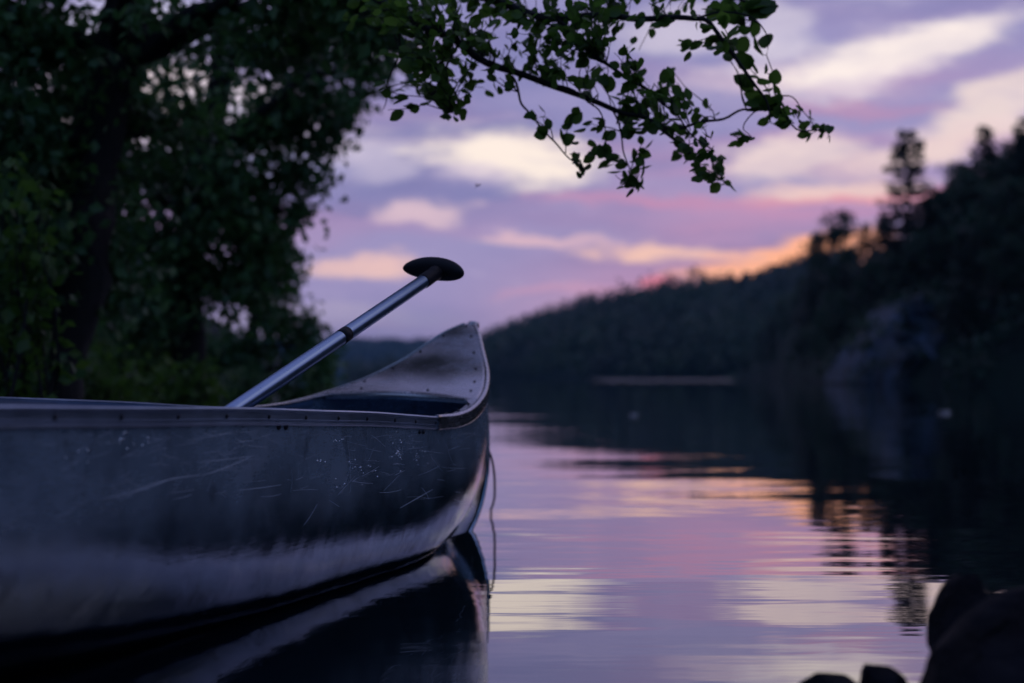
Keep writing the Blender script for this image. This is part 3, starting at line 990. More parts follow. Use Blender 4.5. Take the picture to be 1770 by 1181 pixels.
# far forest on the mid hill and on the distant ridge
lv = MB()
for i in range(5200):
    px = g.uniform(600, 1480)
    v = g.uniform(0.022, 0.66) ** 1.0
    x, y, z = hillB(px, v)
    con = g.random() < 0.55
    H = TB * g.uniform(0.5, 1.3) * (1.15 if con else 0.95) * (1 + .35 * fbm(x * .03, y * .02, 4))
    if v < 0.06: H *= 0.6
    k = 30 if v > 0.35 else 20
    t = g.random((k, 1)) ** 0.8
    an = g.random((k, 1)) * 6.28
    r = (1 - t) * H * 0.22 + 0.25 if con else np.sqrt(np.clip(1 - (2 * t - 1) ** 2, 0, 1)) * H * 0.30
    rad = r * np.sqrt(g.random((k, 1)))
    pos = np.hstack([x + rad * np.cos(an), y + rad * np.sin(an), z + 0.4 + H * (0.12 + 0.88 * t) if con else z + H * (0.25 + 0.75 * t)])
    leaves(lv, pos, 1.3 if not con else 1.1, LEAF_LO, 0.3, None, g, 0.4)
tag(lv.build('forest', M['far'], smooth=False), 'forest covering the long hill across the lake', 'forest', kind='stuff')
lv = MB()
for i in range(2600):
    u, v = g.uniform(0.3, .75), g.uniform(.02, .62)
    x, y, z = hillA(u, v)
    pos = np.array([x, y, z + 2]) + rand_dirs(9, g) * [4, 4, 5]
    leaves(lv, pos, 4.0, LEAF_LO, 0.1, None, g, 0.4)
tag(lv.build('distant_forest', M['far'], smooth=False), 'forest on the lowest and farthest ridge left of the bow', 'forest', kind='stuff')


# ------------------------------------------------------------------ rocks
def rock(name, c, r, mm, label, cat, seed, amp=0.25, fr=1.6, sub=5, flat=0.0, group=None, ridge=0.0, box=1.0):
    import bmesh
    bm = bmesh.new()
    bmesh.ops.create_icosphere(bm, subdivisions=sub, radius=1.0)
    off = seed * 7.3
    for v in bm.verts:
        p = v.co.copy()
        p0_ = p.copy()
        if box != 1: p = Vector([math.copysign(abs(c_) ** box, c_) for c_ in p])
        k = 1 + amp * mnoise.fractal(p * fr + Vector((off, off, off)), 0.9, 2.0, 5)
        cell = (mnoise.voronoi(p0_ * 3.2 + Vector((off, 0, 0)))[0][0] * 2 - .5) * ridge
        q = p * (k + cell * 0.1)
        # facets
        for nrm in facets[seed % len(facets)]:
            d = q.dot(nrm) - 0.74
            if d > 0: q = q - nrm * d * 0.8
        v.co = Vector((q.x * r[0], q.y * r[1], q.z * r[2]))
    me = bpy.data.meshes.new(name); bm.to_mesh(me); bm.free()
    me.polygons.foreach_set('use_smooth', [True] * len(me.polygons))
    me.materials.append(mm)
    o = bpy.data.objects.new(name, me); C.objects.link(o); o.location = c
    return tag(o, label, cat, group)


facets = []
for s in range(7):
    rr = random.Random(s)
    facets.append([Vector((rr.uniform(-1, 1), rr.uniform(-1, 1), rr.uniform(-.3, 1))).normalized() for _ in range(16)])

p = W(1815, 1200, 1.6)
rock('boulder', (p[0], 1.62, p[2] - 0.01), (0.170, 0.16, 0.150), M['rock'], 'large black boulder in the bottom right corner', 'boulder', 3, .30, 3.2, box=.72, ridge=1.4)
p = W(1648, 1046, 1.7)
rock('boulder', (p[0] + 0.016, 1.72, p[2] - 0.040), (0.044, 0.08, 0.078), M['rock'], 'small knob of dark rock standing at the top left of the large boulder', 'boulder', 5, .35, 1.8)
p = W(1540, 1190, 1.72)
rock('stone', (p[0], 1.75, p[2] - 0.004), (0.036, 0.04, 0.028), M['rock'], 'small wet stone touching the left side of the large boulder', 'stone', 4, .2, 1.3)
p = W(1440, 1186, 1.78)
rock('stone', (p[0], 1.8, p[2] - 0.012), (0.046, 0.04, 0.029), M['rock'], 'small flat dark stone, leftmost of the rocks at the bottom edge', 'stone', 6, .2, 1.3)
# cliff on the right shore
m, n = mat('pale_rock'); M['pale'] = m
f, _ = n.noise(n.tc.outputs['Object'], 0.6, 6, 0.7)
n.put(n.p.inputs['Base Color'], n.mix(n.rng(f, 0.4, 0.6), (0.03, 0.04, 0.05, 1), (0.17, 0.20, 0.26, 1)))
cliff_pts = []
def cliff(name, pxs, ytop, D, label, seed, back=3.5, mm=None):
    nx, ny = 60, 46
    vs = []
    for j in range(ny):
        v = j / (ny - 1)
        for i in range(nx):
            u = i / (nx - 1)
            px = pxs[0] + (pxs[-1] - pxs[0]) * u
            top = (652 - np.interp(px, pxs, ytop)) / F * D + CAMH
            t = v * 1.3
            if t <= 1:
                z = -0.6 + (top + 0.6) * t; yy = D + back * 0.8 * t ** 1.6
            else:
                z = top - 0.2 * (t - 1) * top; yy = D + back * (0.8 + (t - 1) * 6)
            bow = ((u - 0.5) * 2) ** 2 * back * 1.0
            x = (px - 885) / F * D
            s = D / 82
            nzv = mnoise.turbulence(Vector((x / s * 0.5 + seed, z / s * 0.32, seed)), 5, False) * 2.6 * s
            blk = mnoise.cell(Vector((x / s * .9 + z / s * .3 + seed, z / s * .7, 0))) * 0.9 * s
            vs.append((x, yy + bow + nzv + blk, z))
    fs = [(j * nx + i, j * nx + i + 1, (j + 1) * nx + i + 1, (j + 1) * nx + i) for j in range(ny - 1) for i in range(nx - 1)]
    cx = (np.mean(pxs) - 885) / F * D
    vs_world = list(vs)
    vs = [(a - cx, b - D, c) for a, b, c in vs]
    if name == 'rock_cliff': cliff_pts.extend([(a, b, c) for k_, (a, b, c) in enumerate(vs_world)])
    return tag(mesh_obj(name, vs, fs, mm or M['cliff'], smooth=False, loc=(cx, D, 0)), label, 'cliff')


cliff('rock_cliff', [1508, 1526, 1550, 1585, 1622, 1658, 1690], [662, 600, 570, 515, 500, 555, 660], 77, 'pale grey rock cliff dropping into the water below the right hillside', 2.0)
g = np.random.default_rng(55)
lv = MB()
for q in range(230):
    k_ = g.integers(0, len(cliff_pts)); p_ = np.array(cliff_pts[k_])
    i_, j_ = k_ % 60, k_ // 60
    edge = max(abs(i_ / 59 - .5) * 2, j_ / 45)
    if p_[2] < 0.2 or g.random() > max(0.12, (edge - .55) * 2.4): continue
    rr = g.uniform(.35, .9)
    leaves(lv, p_ + rand_dirs(40, g) * (g.random((40, 1)) ** .4) * [rr, .5, rr * .8], 0.3, LEAF_LO, .1, None, g, .4)
tag(lv.build('ledge_bushes', M['broad'], smooth=False), 'bushes clinging to the edges and ledges of the grey cliff', 'bushes', kind='stuff')
cliff('rock_outcrop', [1015, 1030, 1050, 1072], [652, 622, 616, 652], 380, 'small pale rock face on the far shore, left of the pair', 5.0, 3, M['pale'])
cliff('rock_outcrop', [1088, 1104, 1126, 1142], [652, 625, 622, 652], 365, 'small pale rock face on the far shore, right of the pair', 8.0, 3, M['pale'])

# ------------------------------------------------------------------ canoe
PHI = R(65)
TIP = np.array([(812 - 885) / F * 4.08, 4.08, 0.0])
canoe = empty('canoe', tuple(TIP), PHI)
tag(canoe, 'weathered riveted aluminium canoe lying bow-out in the water, paddle leaning in it', 'canoe')
LEN = 5.2
bs = [0, .05, .15, .30, .45, .60, .75, .87, 1.09, 1.39, 1.69, 2.0, 2.3, 2.6]
bb = [.008, .038, .090, .170, .230, .268, .288, .300, .327, .375, .419, .459, .488, .498]
b_half = cubic(bs + [LEN - s for s in bs[::-1][1:]], bb + bb[::-1][1:])
HEEL = 0.026
hs = [0, .08, .15, .22, .30, .38, .45, .52, .60, .68, .75, .87, 1.09, 1.39, 1.69, 2.0, 2.3, 2.8, 3.6, 4.3, 4.9, LEN]
hh_near = [.592, .558, .518, .476, .436, .405, .384, .366, .352, .346, .346, .352, .364, .375, .386, .393, .401, .412, .46, .53, .66, .80]
_hn = cubic(hs, hh_near)
h_gun = lambda s: float(_hn(s)) + HEEL * float(b_half(s))
keel = lambda s: float(np.interp(s, [0, .5, 2.6, 4, LEN], [-.05, -.032, -.03, .0, .09]))
pexp = cubic([0, .15, .3, .45, .86, 1.25, 1.7, 2.3, 2.9, 3.9, 4.6, LEN], [1.2, 1.45, 1.9, 2.6, 3.9, 4.2, 3.7, 2.8, 2.7, 2.6, 1.7, 1.2])
stem_t = cubic([-.10, -.08, -.05, 0, .05, .1, .188, .25, .35, .44, .5, .56, .593], [-.42, -.22, -.09, .0, .052, .085, .113, .113, .100, .075, .050, .02, 0])


def stem_off(s, z):
    if s < 1.0:
        f_ = 1 - s / 1.0
        return float(stem_t(z)) * f_ * f_ * (3 - 2 * f_)
    if s > LEN - 1.0:
        f_ = 1 - (LEN - s)
        return -float(stem_t(z - 0.17)) * f_ * f_ * (3 - 2 * f_)
    return 0.0


NG = 40


def section(s):
    b, h, k, p_ = float(b_half(s)), h_gun(s), keel(s), float(pexp(s))
    a = np.linspace(0, math.pi / 2, 240)
    y = b * np.cos(a) ** (2 / p_)
    z = h - (h - k) * np.sin(a) ** (2 / p_)
    L = np.concatenate([[0], np.cumsum(np.hypot(np.diff(y), np.diff(z)))])
    q = np.linspace(0, L[-1], NG)
    return np.interp(q, L, y), np.interp(q, L, z)


SS = np.concatenate([np.linspace(0, .3, 16)[:-1], np.linspace(.3, 1.2, 26)[:-1], np.linspace(1.2, 4.2, 40)[:-1], np.linspace(4.2, LEN, 24)])
hullgrid = {}
rows = []
for s in SS:
    y, z = section(s)
    near = [(-s + stem_off(s, z[j]), -y[j], z[j] - HEEL * y[j]) for j in range(NG)]
    far = [(-s + stem_off(s, z[j]), y[j], z[j] + HEEL * y[j]) for j in range(NG)]
    rows.append(near + far[::-1][1:])
NR = len(rows[0])
hv = [p for r_ in rows for p in r_]
hf = [(i * NR + j, i * NR + j + 1, (i + 1) * NR + j + 1, (i + 1) * NR + j) for i in range(len(SS) - 1) for j in range(NR - 1)]
# close the stem edge
for i0 in (0, len(SS) - 1):
    for j in range(NG - 1):
        hf.append((i0 * NR + j, i0 * NR + j + 1, i0 * NR + NR - 2 - j, i0 * NR + NR - 1 - j))
hull = mesh_obj('hull', hv, hf, M['hull'], canoe)
hull.data.update()
pn = sum(p_.normal.y * p_.area for p_ in hull.data.polygons if p_.center.y < -0.05)
if pn > 0: hull.data.flip_normals()
sm = hull.modifiers.new('solid', 'SOLIDIFY'); sm.thickness = 0.0016; sm.offset = -1

cP, sP = math.cos(PHI), math.sin(PHI)


def to_world(p):
    p = np.asarray(p, float)
    return np.stack([TIP[0] + p[..., 0] * cP - p[..., 1] * sP, TIP[1] + p[..., 0] * sP + p[..., 1] * cP, p[..., 2]], -1)


nearpts = np.array([[r_[j] for j in range(NG)] for r_ in rows])      # (station, girth, 3)
npx, npy = proj(to_world(nearpts))
du = np.gradient(nearpts, axis=0); dv = np.gradient(nearpts, axis=1)
nn = np.cross(du, dv); nn /= np.linalg.norm(nn, axis=2)[..., None] + 1e-12
if nn[40, 10, 1] > 0: nn = -nn


def on_hull(px, py):
    d = (npx - px) ** 2 + (npy - py) ** 2
    d[SS > 3.2] = 1e9
    i, j = np.unravel_index(np.argmin(d), d.shape)
    # bilinear refinement using the local frame
    i = min(max(i, 1), len(SS) - 2); j = min(max(j, 1), NG - 2)
    A = np.array([[npx[i + 1, j] - npx[i - 1, j], npx[i, j + 1] - npx[i, j - 1]], [npy[i + 1, j] - npy[i - 1, j], npy[i, j + 1] - npy[i, j - 1]]]) / 2
    try:
        q = np.linalg.solve(A, [px - npx[i, j], py - npy[i, j]])
    except Exception:
        q = np.zeros(2)
    q = np.clip(q, -1, 1)
    pt = nearpts[i, j] + q[0] * (nearpts[i + 1, j] - nearpts[i - 1, j]) / 2 + q[1] * (nearpts[i, j + 1] - nearpts[i, j - 1]) / 2
    return pt, nn[i, j]


# gunwale rails: an extruded profile (outward, up)
prof = [(-.012, -.006), (-.0125, .0005), (-.006, .0032), (.001, .0042), (.006, .0035), (.0088, .0012), (.0088, -.0012), (.0035, -.0032), (.0030, -.0058), (.0042, -.0068),
        (.0042, -.0150), (.0058, -.0158), (.0058, -.0172), (.0042, -.0180), (.0042, -.0205), (.0058, -.0212), (.0062, -.0232), (.0042, -.0262), (.0010, -.0268)]


def rail_frame(s, side):
    e = 0.004
    def g3(q):
        b_, h_ = float(b_half(q)), h_gun(q)
        return np.array([-q + stem_off(q, h_), side * b_, h_ + HEEL * side * b_])
    p0, p1 = g3(max(0, s - e)), g3(min(LEN, s + e))
    t = p1 - p0; t /= np.linalg.norm(t)
    out = np.array([t[1], -t[0], 0]) * (-1)
    if out[1] * side < 0: out = -out
    out /= np.linalg.norm(out)
    up = np.cross(t, out)
    if up[2] < 0: up = -up
    return g3(s), out, up, t


def sweep(prof, ss, side, scale=1.0):
    mb = MB(); vs = []; fs = []
    m_ = len(prof)
    for s in ss:
        c, o_, u_, _ = rail_frame(s, side)
        for (a, b_) in prof:
            vs.append(c + (o_ * a + u_ * b_) * scale)
    for i in range(len(ss) - 1):
        for j in range(m_ - 1):
            fs.append((i * m_ + j, i * m_ + j + 1, (i + 1) * m_ + j + 1, (i + 1) * m_ + j))
        fs.append((i * m_ + m_ - 1, i * m_, (i + 1) * m_, (i + 1) * m_ + m_ - 1))
    fs.append(tuple(range(m_))); fs.append(tuple(range(len(ss) * m_ - 1, (len(ss) - 1) * m_ - 1, -1)))
    mb.add(vs, fs)
    return mb


rails = {}
for side in (-1, 1):
    r_ = sweep(prof, np.concatenate([np.linspace(.5, 1.2, 30)[:-1], np.linspace(1.2, 4.6, 70)]), side).build('gunwale', M['rail'], canoe)
    es = r_.modifiers.new('edge', 'EDGE_SPLIT'); es.split_angle = R(28)
    rails[side] = r_
# rivets along the near gunwale, equally spaced
cum = 0; riv_s = []
s = 0.62; step = 0.0
ppos = rail_frame(s, -1)[0]
while s < 3.0:
    c, o_, u_, t_ = rail_frame(s, -1)
    cum += np.linalg.norm(c - ppos); ppos = c
    need = 0.085 if s < .8 else (0.115 if s < 1.0 else 0.150)
    if cum >= need:
        riv_s.append(s); cum = 0
    s += 0.002
for s in riv_s:
    for side in (-1, 1):
        if side == 1 and s > 2: continue
        c, o_, u_, t_ = rail_frame(s, side)
        mb = MB()
        q = c + o_ * 0.0042 - u_ * 0.0112
        mb.dome(q, o_, 0.0042, 0.0034, 10)
        # the head is drawn out a little downwards where dirt sits
        mb.build('rivet', M['rivet'], rails[side])
# bolt heads under the rail
for (px, py) in ((481, 738), (493, 738), (724.5, 747), (731, 747)):
    pt, nm = on_hull(px, py)
    mb = MB(); r0 = 0.0052 if px < 600 else 0.0042
    mb.tube([pt + nm * -0.001, pt + nm * 0.0025], r0 * 1.1, 12)
    mb.dome(pt + nm * 0.0025, nm, r0 * 0.95, 0.003, 12)
    mb.build('bolt_head', M['rivet'], hull)
for (px, py) in ((830, 789.5), (837, 788), (843.5, 787), (849, 786)):
    pt, nm = on_hull(px - 2, py)
    mb = MB(); mb.dome(pt, nm, 0.0032, 0.0025, 8); mb.build('rivet', M['rivet'], hull)

# bow deck: pressed plate with a rolled rim and two arms running back along the rails
def deck(s0, flip=False):
    mp = (lambda q: LEN - q) if flip else (lambda q: q)
    mb = MB(); vs = []; fs = []
    st = np.concatenate([np.linspace(0.012, .46, 30), np.linspace(.47, .74, 14)])
    nx = 27
    for s in st:
        c1, o1, u1, _ = rail_frame(mp(s), -1); c2, o2, u2, _ = rail_frame(mp(s), 1)
        a = c1 + o1 * .002 + np.array([0, 0, .0058]); b_ = c2 + o2 * .002 + np.array([0, 0, .0058])
        wdt = np.linalg.norm(b_ - a)
        for i in range(nx):
            t = i / (nx - 1)
            p_ = a * (1 - t) + b_ * t
            p_ = p_ + np.array([0, 0, 0.007 * wdt / .45 * math.sin(math.pi * t) ** 0.8])
            if s > .465:         # arms: squeeze all columns on to the two rail strips
                arm = 0.020 * min(1, max(0.25, (.76 - s) / .2)) + .004 + 0.03 * max(0, (.50 - s) / .04)
                arm = min(arm, wdt * .45)
                dd = arm * (2 * t if t <= .5 else 2 * (1 - t))
                p_ = (a + (b_ - a) / wdt * dd) if t <= .5 else (b_ - (b_ - a) / wdt * dd)
            vs.append(p_)
    for i in range(len(st) - 1):
        for j in range(nx - 1):
            if st[i + 1] > .465 and j in (12, 13): continue
            fs.append((i * nx + j, i * nx + j + 1, (i + 1) * nx + j + 1, (i + 1) * nx + j))
    mb.add(vs, fs)
    d = mb.build('deck', M['deck'], canoe)
    so = d.modifiers.new('solid', 'SOLIDIFY'); so.thickness = .0014; so.offset = -1
    # rolled rim outside
    rim = [(-.002, .0072), (.003, .0075), (.0072, .0058), (.0096, .0015), (.0100, -.006), (.0094, -.016), (.0080, -.0200), (.0094, -.0235), (.0085, -.0275), (.0015, -.0285), (.0015, .002)]
    for side in (-1, 1):
        sweep(rim, [mp(q) for q in np.concatenate([np.linspace(.008, .3, 26)[:-1], np.linspace(.3, .765, 26)])], side).build('deck_rim', M['deck'], d)
    # nose cap
    c, _, _, _ = rail_frame(mp(0.0), -1)
    nb = MB()
    pts = [c + np.array([(.006 if not flip else -.006), 0, 0]) + np.array([0, 0, q]) for q in (-.030, -.022, -.010, .002, .007, .009)]
    nb.tube(pts, [.010, .014, .0165, .017, .013, .006], 14)
    nb.build('nose_cap', M['deck'], d)
    # aft edge flange of the deck
    c1, o1, u1, _ = rail_frame(mp(.455), -1); c2, o2, u2, _ = rail_frame(mp(.455), 1)
    fl = MB(); pr = []
    for i in range(24):
        t = i / 23
        p_ = (c1 - o1 * .006) * (1 - t) + (c2 - o2 * .006) * t + np.array([0, 0, .004 + 0.007 * math.sin(math.pi * t) ** 0.8])
        pr.append(p_)
    sg = -1 if not flip else 1
    v2 = []
    for p_ in pr:
        v2 += [p_, p_ + np.array([sg * .004, 0, -.003]), p_ + np.array([sg * .004, 0, -.016]), p_ + np.array([sg * -.003, 0, -.019]), p_ + np.array([sg * -.004, 0, -.004])]
    f2 = [(i * 5 + j, i * 5 + (j + 1) % 5, (i + 1) * 5 + (j + 1) % 5, (i + 1) * 5 + j) for i in range(23) for j in range(5)]
    fl.add(v2, f2); fl.build('deck_flange', M['deck'], d)
    return d


bow_deck = deck(0)
stern_deck = deck(0, True)


def on_deck(s, t):
    c1, o1, _, _ = rail_frame(s, -1); c2, o2, _, _ = rail_frame(s, 1)
    a = c1 + np.array([0, 0, .0058]); b_ = c2 + np.array([0, 0, .0058])
    return a * (1 - t) + b_ * t + np.array([0, 0, 0.007 * np.linalg.norm(b_ - a) / .45 * math.sin(math.pi * t) ** .8])


for (s, t) in ((.03, .5), (.10, .17), (.18, .12), (.26, .10), (.34, .085), (.41, .08), (.43, .35), (.43, .8), (.36, .93), (.27, .92), (.18, .91), (.10, .86), (.52, .03), (.60, .028), (.68, .02)):
    q = on_deck(s, t); mb = MB(); mb.dome(q - np.array([0, 0, .001]), (-.2, 0, 1), .0042, .0045, 10); mb.build('rivet', M['rivet'], bow_deck)

# stem strip down the cutwater
mb = MB()
pts = []
for z in np.linspace(-.06, .575, 40):
    pts.append((stem_off(0, z) + .002, 0, z))
mb.tube(pts, .0075, 8)
mb.build('stem_strip', M['hull'], canoe)
# thwarts, seat, inner floor, keel
def thwart(s, name='thwart', wd=.03):
    c1, o1, _, _ = rail_frame(s, -1); c2, o2, _, _ = rail_frame(s, 1)
    mb = MB(); mb.tube([c1 - o1 * .004 + np.array([0, 0, -.022]), c2 - o2 * .004 + np.array([0, 0, -.022])], .013, 12)
    mb.build(name, M['rail'], canoe)


thwart(2.0); thwart(3.4)
for s0 in (1.15, 4.0):
    mb = MB(); vs = []
    for s in np.linspace(s0, s0 + .22, 6):
        y, z = section(s); zt = h_gun(s) - .13
        bw = np.interp(-zt, -z, y) - .004
        for t in np.linspace(-1, 1, 9):
            vs.append((-s, bw * t, zt - .012 * (1 - t * t)))
    mb.add(vs, [(i * 9 + j, i * 9 + j + 1, (i + 1) * 9 + j + 1, (i + 1) * 9 + j) for i in range(5) for j in range(8)])
    o = mb.build('seat', M['inside'], canoe); so = o.modifiers.new('s', 'SOLIDIFY'); so.thickness = .003
mb = MB(); vs = []
fst = np.linspace(.12, 4.6, 50)
for s in fst:
    y, z = section(s)
    zf = max(.010, keel(s) + .035)
    bw = float(np.interp(-zf, -z, y)) - .003
    for t in np.linspace(-1, 1, 7): vs.append((-s + stem_off(s, zf), bw * t, zf + HEEL * bw * t))
mb.add(vs, [(i * 7 + j, i * 7 + j + 1, (i + 1) * 7 + j + 1, (i + 1) * 7 + j) for i in range(49) for j in range(6)])
mb.build('floor_panel', M['inside'], canoe)
mb = MB()
mb.tube([(-s + stem_off(s, keel(s)), 0, keel(s) - .004) for s in np.linspace(.1, 4.9, 40)], .009, 8)
mb.build('keel', M['hull'], canoe)

# scratches in the sheet
g = np.random.default_rng(19)
sc = MB()


def scratch(pts, wd):
    P_ = []
    for (a, b_) in pts:
        q, nm = on_hull(a, b_)
        P_.append((q + nm * .0003, nm))
    vs = []
    for i, (q, nm) in enumerate(P_):
        t = P_[min(i + 1, len(P_) - 1)][0] - P_[max(i - 1, 0)][0]
        t = t / (np.linalg.norm(t) + 1e-9)
        s_ = np.cross(nm, t); k = math.sin(math.pi * (i + .4) / (len(P_))) ** .5
        vs += [q - s_ * wd * k, q + nm * .00012, q + s_ * wd * k]
    sc.add(vs, [(i * 3 + j, i * 3 + j + 1, (i + 1) * 3 + j + 1, (i + 1) * 3 + j) for i in range(len(P_) - 1) for j in range(2)])


def bez(p0, p1, p2, n_=14):
    return [((1 - t) ** 2 * p0[0] + 2 * t * (1 - t) * p1[0] + t * t * p2[0], (1 - t) ** 2 * p0[1] + 2 * t * (1 - t) * p1[1] + t * t * p2[1]) for t in np.linspace(0, 1, n_)]


for a, b_, c_, wd in (((178, 862), (240, 852), (300, 826), .0006), ((225, 850), (300, 822), (350, 822), .0005), ((350, 822), (390, 810), (432, 791), .0006),
                      ((692, 878), (720, 862), (748, 846), .0006), ((525, 908), (540, 890), (548, 872), .0004), ((318, 764), (370, 752), (400, 748), .0004),
                      ((408, 758), (420, 768), (424, 762), .0005), ((340, 800), (380, 796), (440, 788), .0004), ((410, 848), (450, 844), (486, 838), .0004),
                      ((90, 900), (130, 880), (150, 860), .0003), ((600, 760), (607, 800), (606, 850), .0003), ((105, 815), (125, 800), (140, 796), .0003)):
    scratch(bez(a, b_, c_), wd * 1.2)
for _ in range(150):
    x0, y0 = g.uniform(60, 800), 0
    y0 = 745 + g.random() ** 1.3 * 120
    L = g.uniform(8, 48); an = R(g.normal(0, 22)) if g.random() < .7 else R(g.uniform(0, 180))
    p0 = (x0, y0); p2 = (x0 + L * math.cos(an), y0 - L * math.sin(an)); p1 = ((p0[0] + p2[0]) / 2 + g.uniform(-4, 4), (p0[1] + p2[1]) / 2 + g.uniform(-4, 4))
    scratch(bez(p0, p1, p2, 6), g.uniform(.00012, .0003))
tag(sc.build('scratches', M['scratch'], hull), kind='stuff')
# beads of water
dr = MB()
for (cx, cy, sx, sy, k) in ((213, 748, 8, 14, 10), (240, 770, 40, 12, 8), (556, 797, 8, 2, 4), (687, 780, 8, 30, 26), (725, 790, 14, 14, 12), (612, 800, 16, 20, 10), (585, 760, 10, 6, 6), (140, 790, 20, 15, 5), (640, 815, 20, 25, 8), (590, 835, 20, 10, 5)):
    for _ in range(k):
        q, nm = on_hull(cx + g.normal() * sx * .6, max(738, cy + g.normal() * sy * .6))
        r0 = g.uniform(.0008, .0021)
        dr.dome(q, nm, r0, r0 * .8, 8)
tag(dr.build('water_droplets', M['drop'], hull), kind='stuff')

# ------------------------------------------------------------------ paddle
A0, A1 = W(412, 704, 2.55), W(738, 482.5, 3.2)
ax = (A1 - A0) / np.linalg.norm(A1 - A0)
foot = A0 - ax * 0.52
pad = empty('paddle', tuple(foot))
tag(pad, 'paddle with a blue grey metal shaft and black grip leaning in the canoe', 'paddle')
mb = MB()
mb.tube([np.zeros(3), (A1 - foot)], .0152, 24)
shaft = mb.build('shaft', M['shaft'], pad)
es = shaft.modifiers.new('edge', 'EDGE_SPLIT'); es.split_angle = R(60)
L1 = np.linalg.norm(A1 - foot)
tt = np.linalg.norm(W(594, 576, 2.9) - foot)
# find the distance along the shaft that shows at px 594
cand = [foot + ax * q for q in np.linspace(0, L1, 400)]
ring_q = np.linspace(0, L1, 400)[int(np.argmin([abs(proj(c)[0] - 594) for c in cand]))]
mb = MB(); mb.tube([ax * (ring_q - .014), ax * (ring_q + .014)], .0157, 24); mb.build('tape_band', M['plastic'], pad)
# little dark nicks on the shaft
side = np.cross(ax, [0, 1, 0]); side /= np.linalg.norm(side)
fwd = np.cross(side, ax)
for px, sg in ((640, .5), (655, -.9), (662, -.95), (668, -.85)):
    q = np.linspace(0, L1, 400)[int(np.argmin([abs(proj(c)[0] - px) for c in cand]))]
    nrm = side * (-sg if side[2] < 0 else sg) - np.array([0, .7, 0]); nrm = nrm - ax * np.dot(nrm, ax); nrm /= np.linalg.norm(nrm)
    mb = MB(); mb.dome(ax * q + nrm * .0148, nrm, .0022, .0008, 8); mb.build('nick', M['plastic'], pad)
# grip: socket and palm piece
gp = MB()
k0 = A1 - foot
gp.tube([k0 - ax * .022, k0 - ax * .018, k0 + ax * .006, k0 + ax * .03, k0 + ax * .045], [.0158, .0168, .0168, .0160, .018], 24)
sock = gp.build('grip_socket', M['plastic'], pad)
# palm piece: long across the view, low dome
gc = W(754, 465, 3.27) - foot
e1 = W(806, 471, 3.24) - W(702, 461, 3.30); e1 /= np.linalg.norm(e1)
e3 = ax - e1 * np.dot(ax, e1); e3 /= np.linalg.norm(e3)
e2 = np.cross(e3, e1)
vs = []; nu, nv = 40, 20
for j in range(nv + 1):
    th = math.pi * j / nv
    for i in range(nu):
        ph = 2 * math.pi * i / nu
        x, y, z = math.sin(th) * math.cos(ph), math.sin(th) * math.sin(ph), math.cos(th)
        x = math.copysign(abs(x) ** .85, x)
        # ends droop, underside flatter
        zz = z * (.022 if z > 0 else .016) - .016 * x * x + .004 * z
        vs.append(gc + e1 * x * .0780 + e2 * y * (.0235 + .004 * (1 - x * x)) + e3 * zz)
fs = [(j * nu + i, j * nu + (i + 1) % nu, (j + 1) * nu + (i + 1) % nu, (j + 1) * nu + i) for j in range(nv) for i in range(nu)]
mesh_obj('grip', vs, fs, M['plastic'], pad)
# blade, lying in the bottom of the canoe
vs = []; nb_ = 14
sd_ = np.cross(ax, [0, 0, 1]); sd_ /= np.linalg.norm(sd_); nd = np.cross(sd_, ax)
for i in range(nb_):
    t = i / (nb_ - 1)
    wd = .10 * min(1, (t * 3.2) ** .6 + .15) * (1 if t < .85 else math.sqrt(max(0.05, 1 - ((t - .85) / .17) ** 2)))
    c = ax * (.10 - t * .40)
    for (a, b_) in ((-1, 0), (-.3, .006), (0, .008), (.3, .006), (1, 0), (.3, -.006), (0, -.008), (-.3, -.006)):
        vs.append(c + sd_ * a * wd + nd * b_)
fs = [(i * 8 + j, i * 8 + (j + 1) % 8, (i + 1) * 8 + (j + 1) % 8, (i + 1) * 8 + j) for i in range(nb_ - 1) for j in range(8)]
fs += [tuple(range(8)), tuple(range(nb_ * 8 - 1, (nb_ - 1) * 8 - 1, -1))]
mesh_obj('blade', vs, fs, M['plastic'], pad)

# ------------------------------------------------------------------ mooring rope from the stem into the water
mb = MB()
rp = [W(846, 782, 4.22), W(851.5, 800, 4.26), W(855, 830, 4.35), W(855, 855, 4.45), W(852, 872, 4.52), W(848.5, 884, 4.58)]
rp = rp + [rp[-1] + np.array([.01, .05, -.06])]
t = np.arange(len(rp)); fx = [cubic(t, [q[k] for q in rp]) for k in range(3)]
base = rp[0]
mb.tube([np.array([float(f_(q)) for f_ in fx]) - base for q in np.linspace(0, len(rp) - 1, 40)], .0036, 8)
tag(mb.build('mooring_rope', M['rope'], loc=tuple(base)), 'thin dark rope hanging from the bow of the canoe into the water', 'rope')

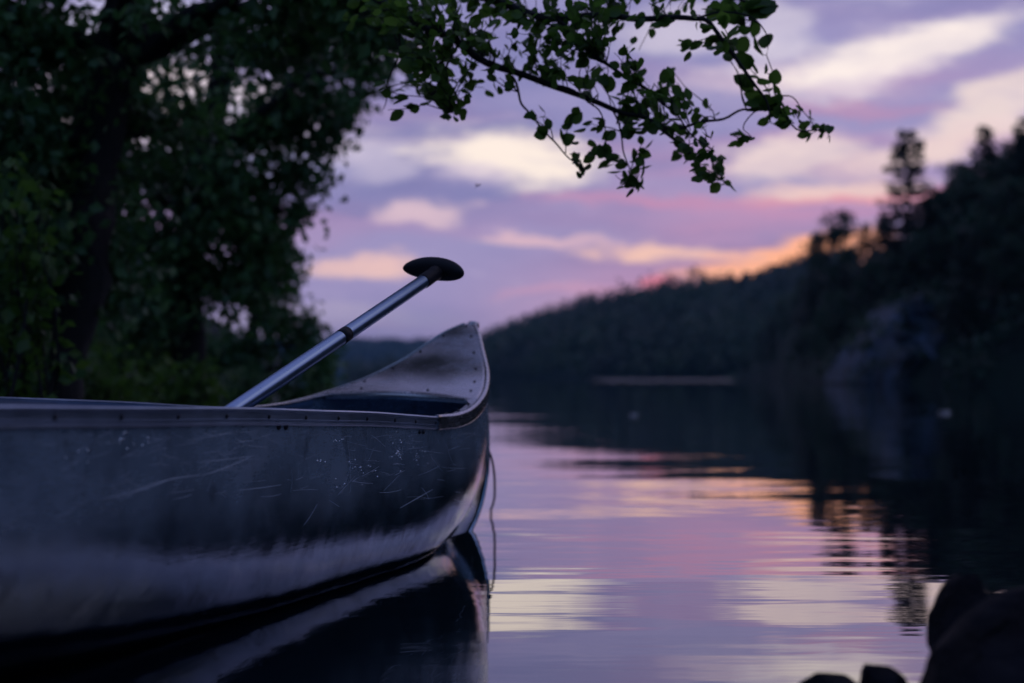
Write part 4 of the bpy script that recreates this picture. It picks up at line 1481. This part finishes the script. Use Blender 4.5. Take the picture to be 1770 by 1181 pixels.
# ------------------------------------------------------------------ insect in the air
mb = MB()
q0 = W(826, 321.5, 4.3)
bug = empty('insect', tuple(q0)); tag(bug, 'tiny dark insect flying above the canoe bow', 'insect')
mb.tube([(-.010, 0, -.005), (-.003, 0, -.001), (.003, 0, .002), (.007, 0, .004), (.010, 0, .005)], [.0006, .0013, .0018, .0014, .0005], 8)
mb.build('body', M['plastic'], bug)
for sg in (-1, 1):
    mb = MB()
    mb.add([(.002, 0, .002), (-.004, sg * .007, .005), (-.008, sg * .009, .006), (-.006, sg * .004, .003), (.002, 0, .0026), (-.004, sg * .007, .0052), (-.008, sg * .009, .0062), (-.006, sg * .004, .0032)],
           [(0, 1, 2, 3), (7, 6, 5, 4), (0, 4, 5, 1), (1, 5, 6, 2), (2, 6, 7, 3), (3, 7, 4, 0)])
    mb.build('wing', M['plastic'], bug)

# ------------------------------------------------------------------ leaves floating far out
m, n = mat('pale_leaf'); n.p.inputs['Base Color'].default_value = (.16, .17, .19, 1); n.p.inputs['Roughness'].default_value = .5
for (px, py, sz, lab) in ((1095, 718, .055, 'pale leaf floating on the dark water right of the bow'), (1632, 714, .075, 'pale leaf floating on the dark water below the cliff')):
    Z = CAMH * F / (py - 652)
    vs = []
    for rr_, zz in ((1, .004), (.6, .022), (0, .012)):
        for k in range(16):
            an = k / 16 * 6.283
            vs.append((rr_ * sz * math.cos(an) * (1 + .15 * math.sin(3 * an)), rr_ * sz * math.sin(an) * 1.4, zz + .012 * math.cos(2 * an) * rr_))
    fs = [(j * 16 + i, j * 16 + (i + 1) % 16, (j + 1) * 16 + (i + 1) % 16, (j + 1) * 16 + i) for j in range(2) for i in range(16)]
    o = mesh_obj('floating_leaf', vs, fs, m, loc=((px - 885) / F * Z, Z, 0)); tag(o, lab, 'leaf')
    so = o.modifiers.new('s', 'SOLIDIFY'); so.thickness = .002

# ------------------------------------------------------------------ evening haze
HAZE = 0.00016
hz, hn = mat('haze_air')
hn.n.remove(hn.p)
pv = hn.add('ShaderNodeVolumePrincipled')
pv.inputs['Color'].default_value = (0.32, 0.62, 1.0, 1)
pv.inputs['Density'].default_value = HAZE
hn.l.new(pv.outputs[0], hn.out.inputs['Volume'])
x0, x1, y0, y1, z0, z1 = -1320, 1320, -320, 1960, -4, 62
mb = MB()
mb.add([(x0, y0, z0), (x1, y0, z0), (x1, y1, z0), (x0, y1, z0), (x0, y0, z1), (x1, y0, z1), (x1, y1, z1), (x0, y1, z1)],
       [(0, 3, 2, 1), (4, 5, 6, 7), (0, 1, 5, 4), (1, 2, 6, 5), (2, 3, 7, 6), (3, 0, 4, 7)])
tag(mb.build('haze', hz, smooth=False), 'thin bluish evening haze over the lake', 'haze', kind='stuff')
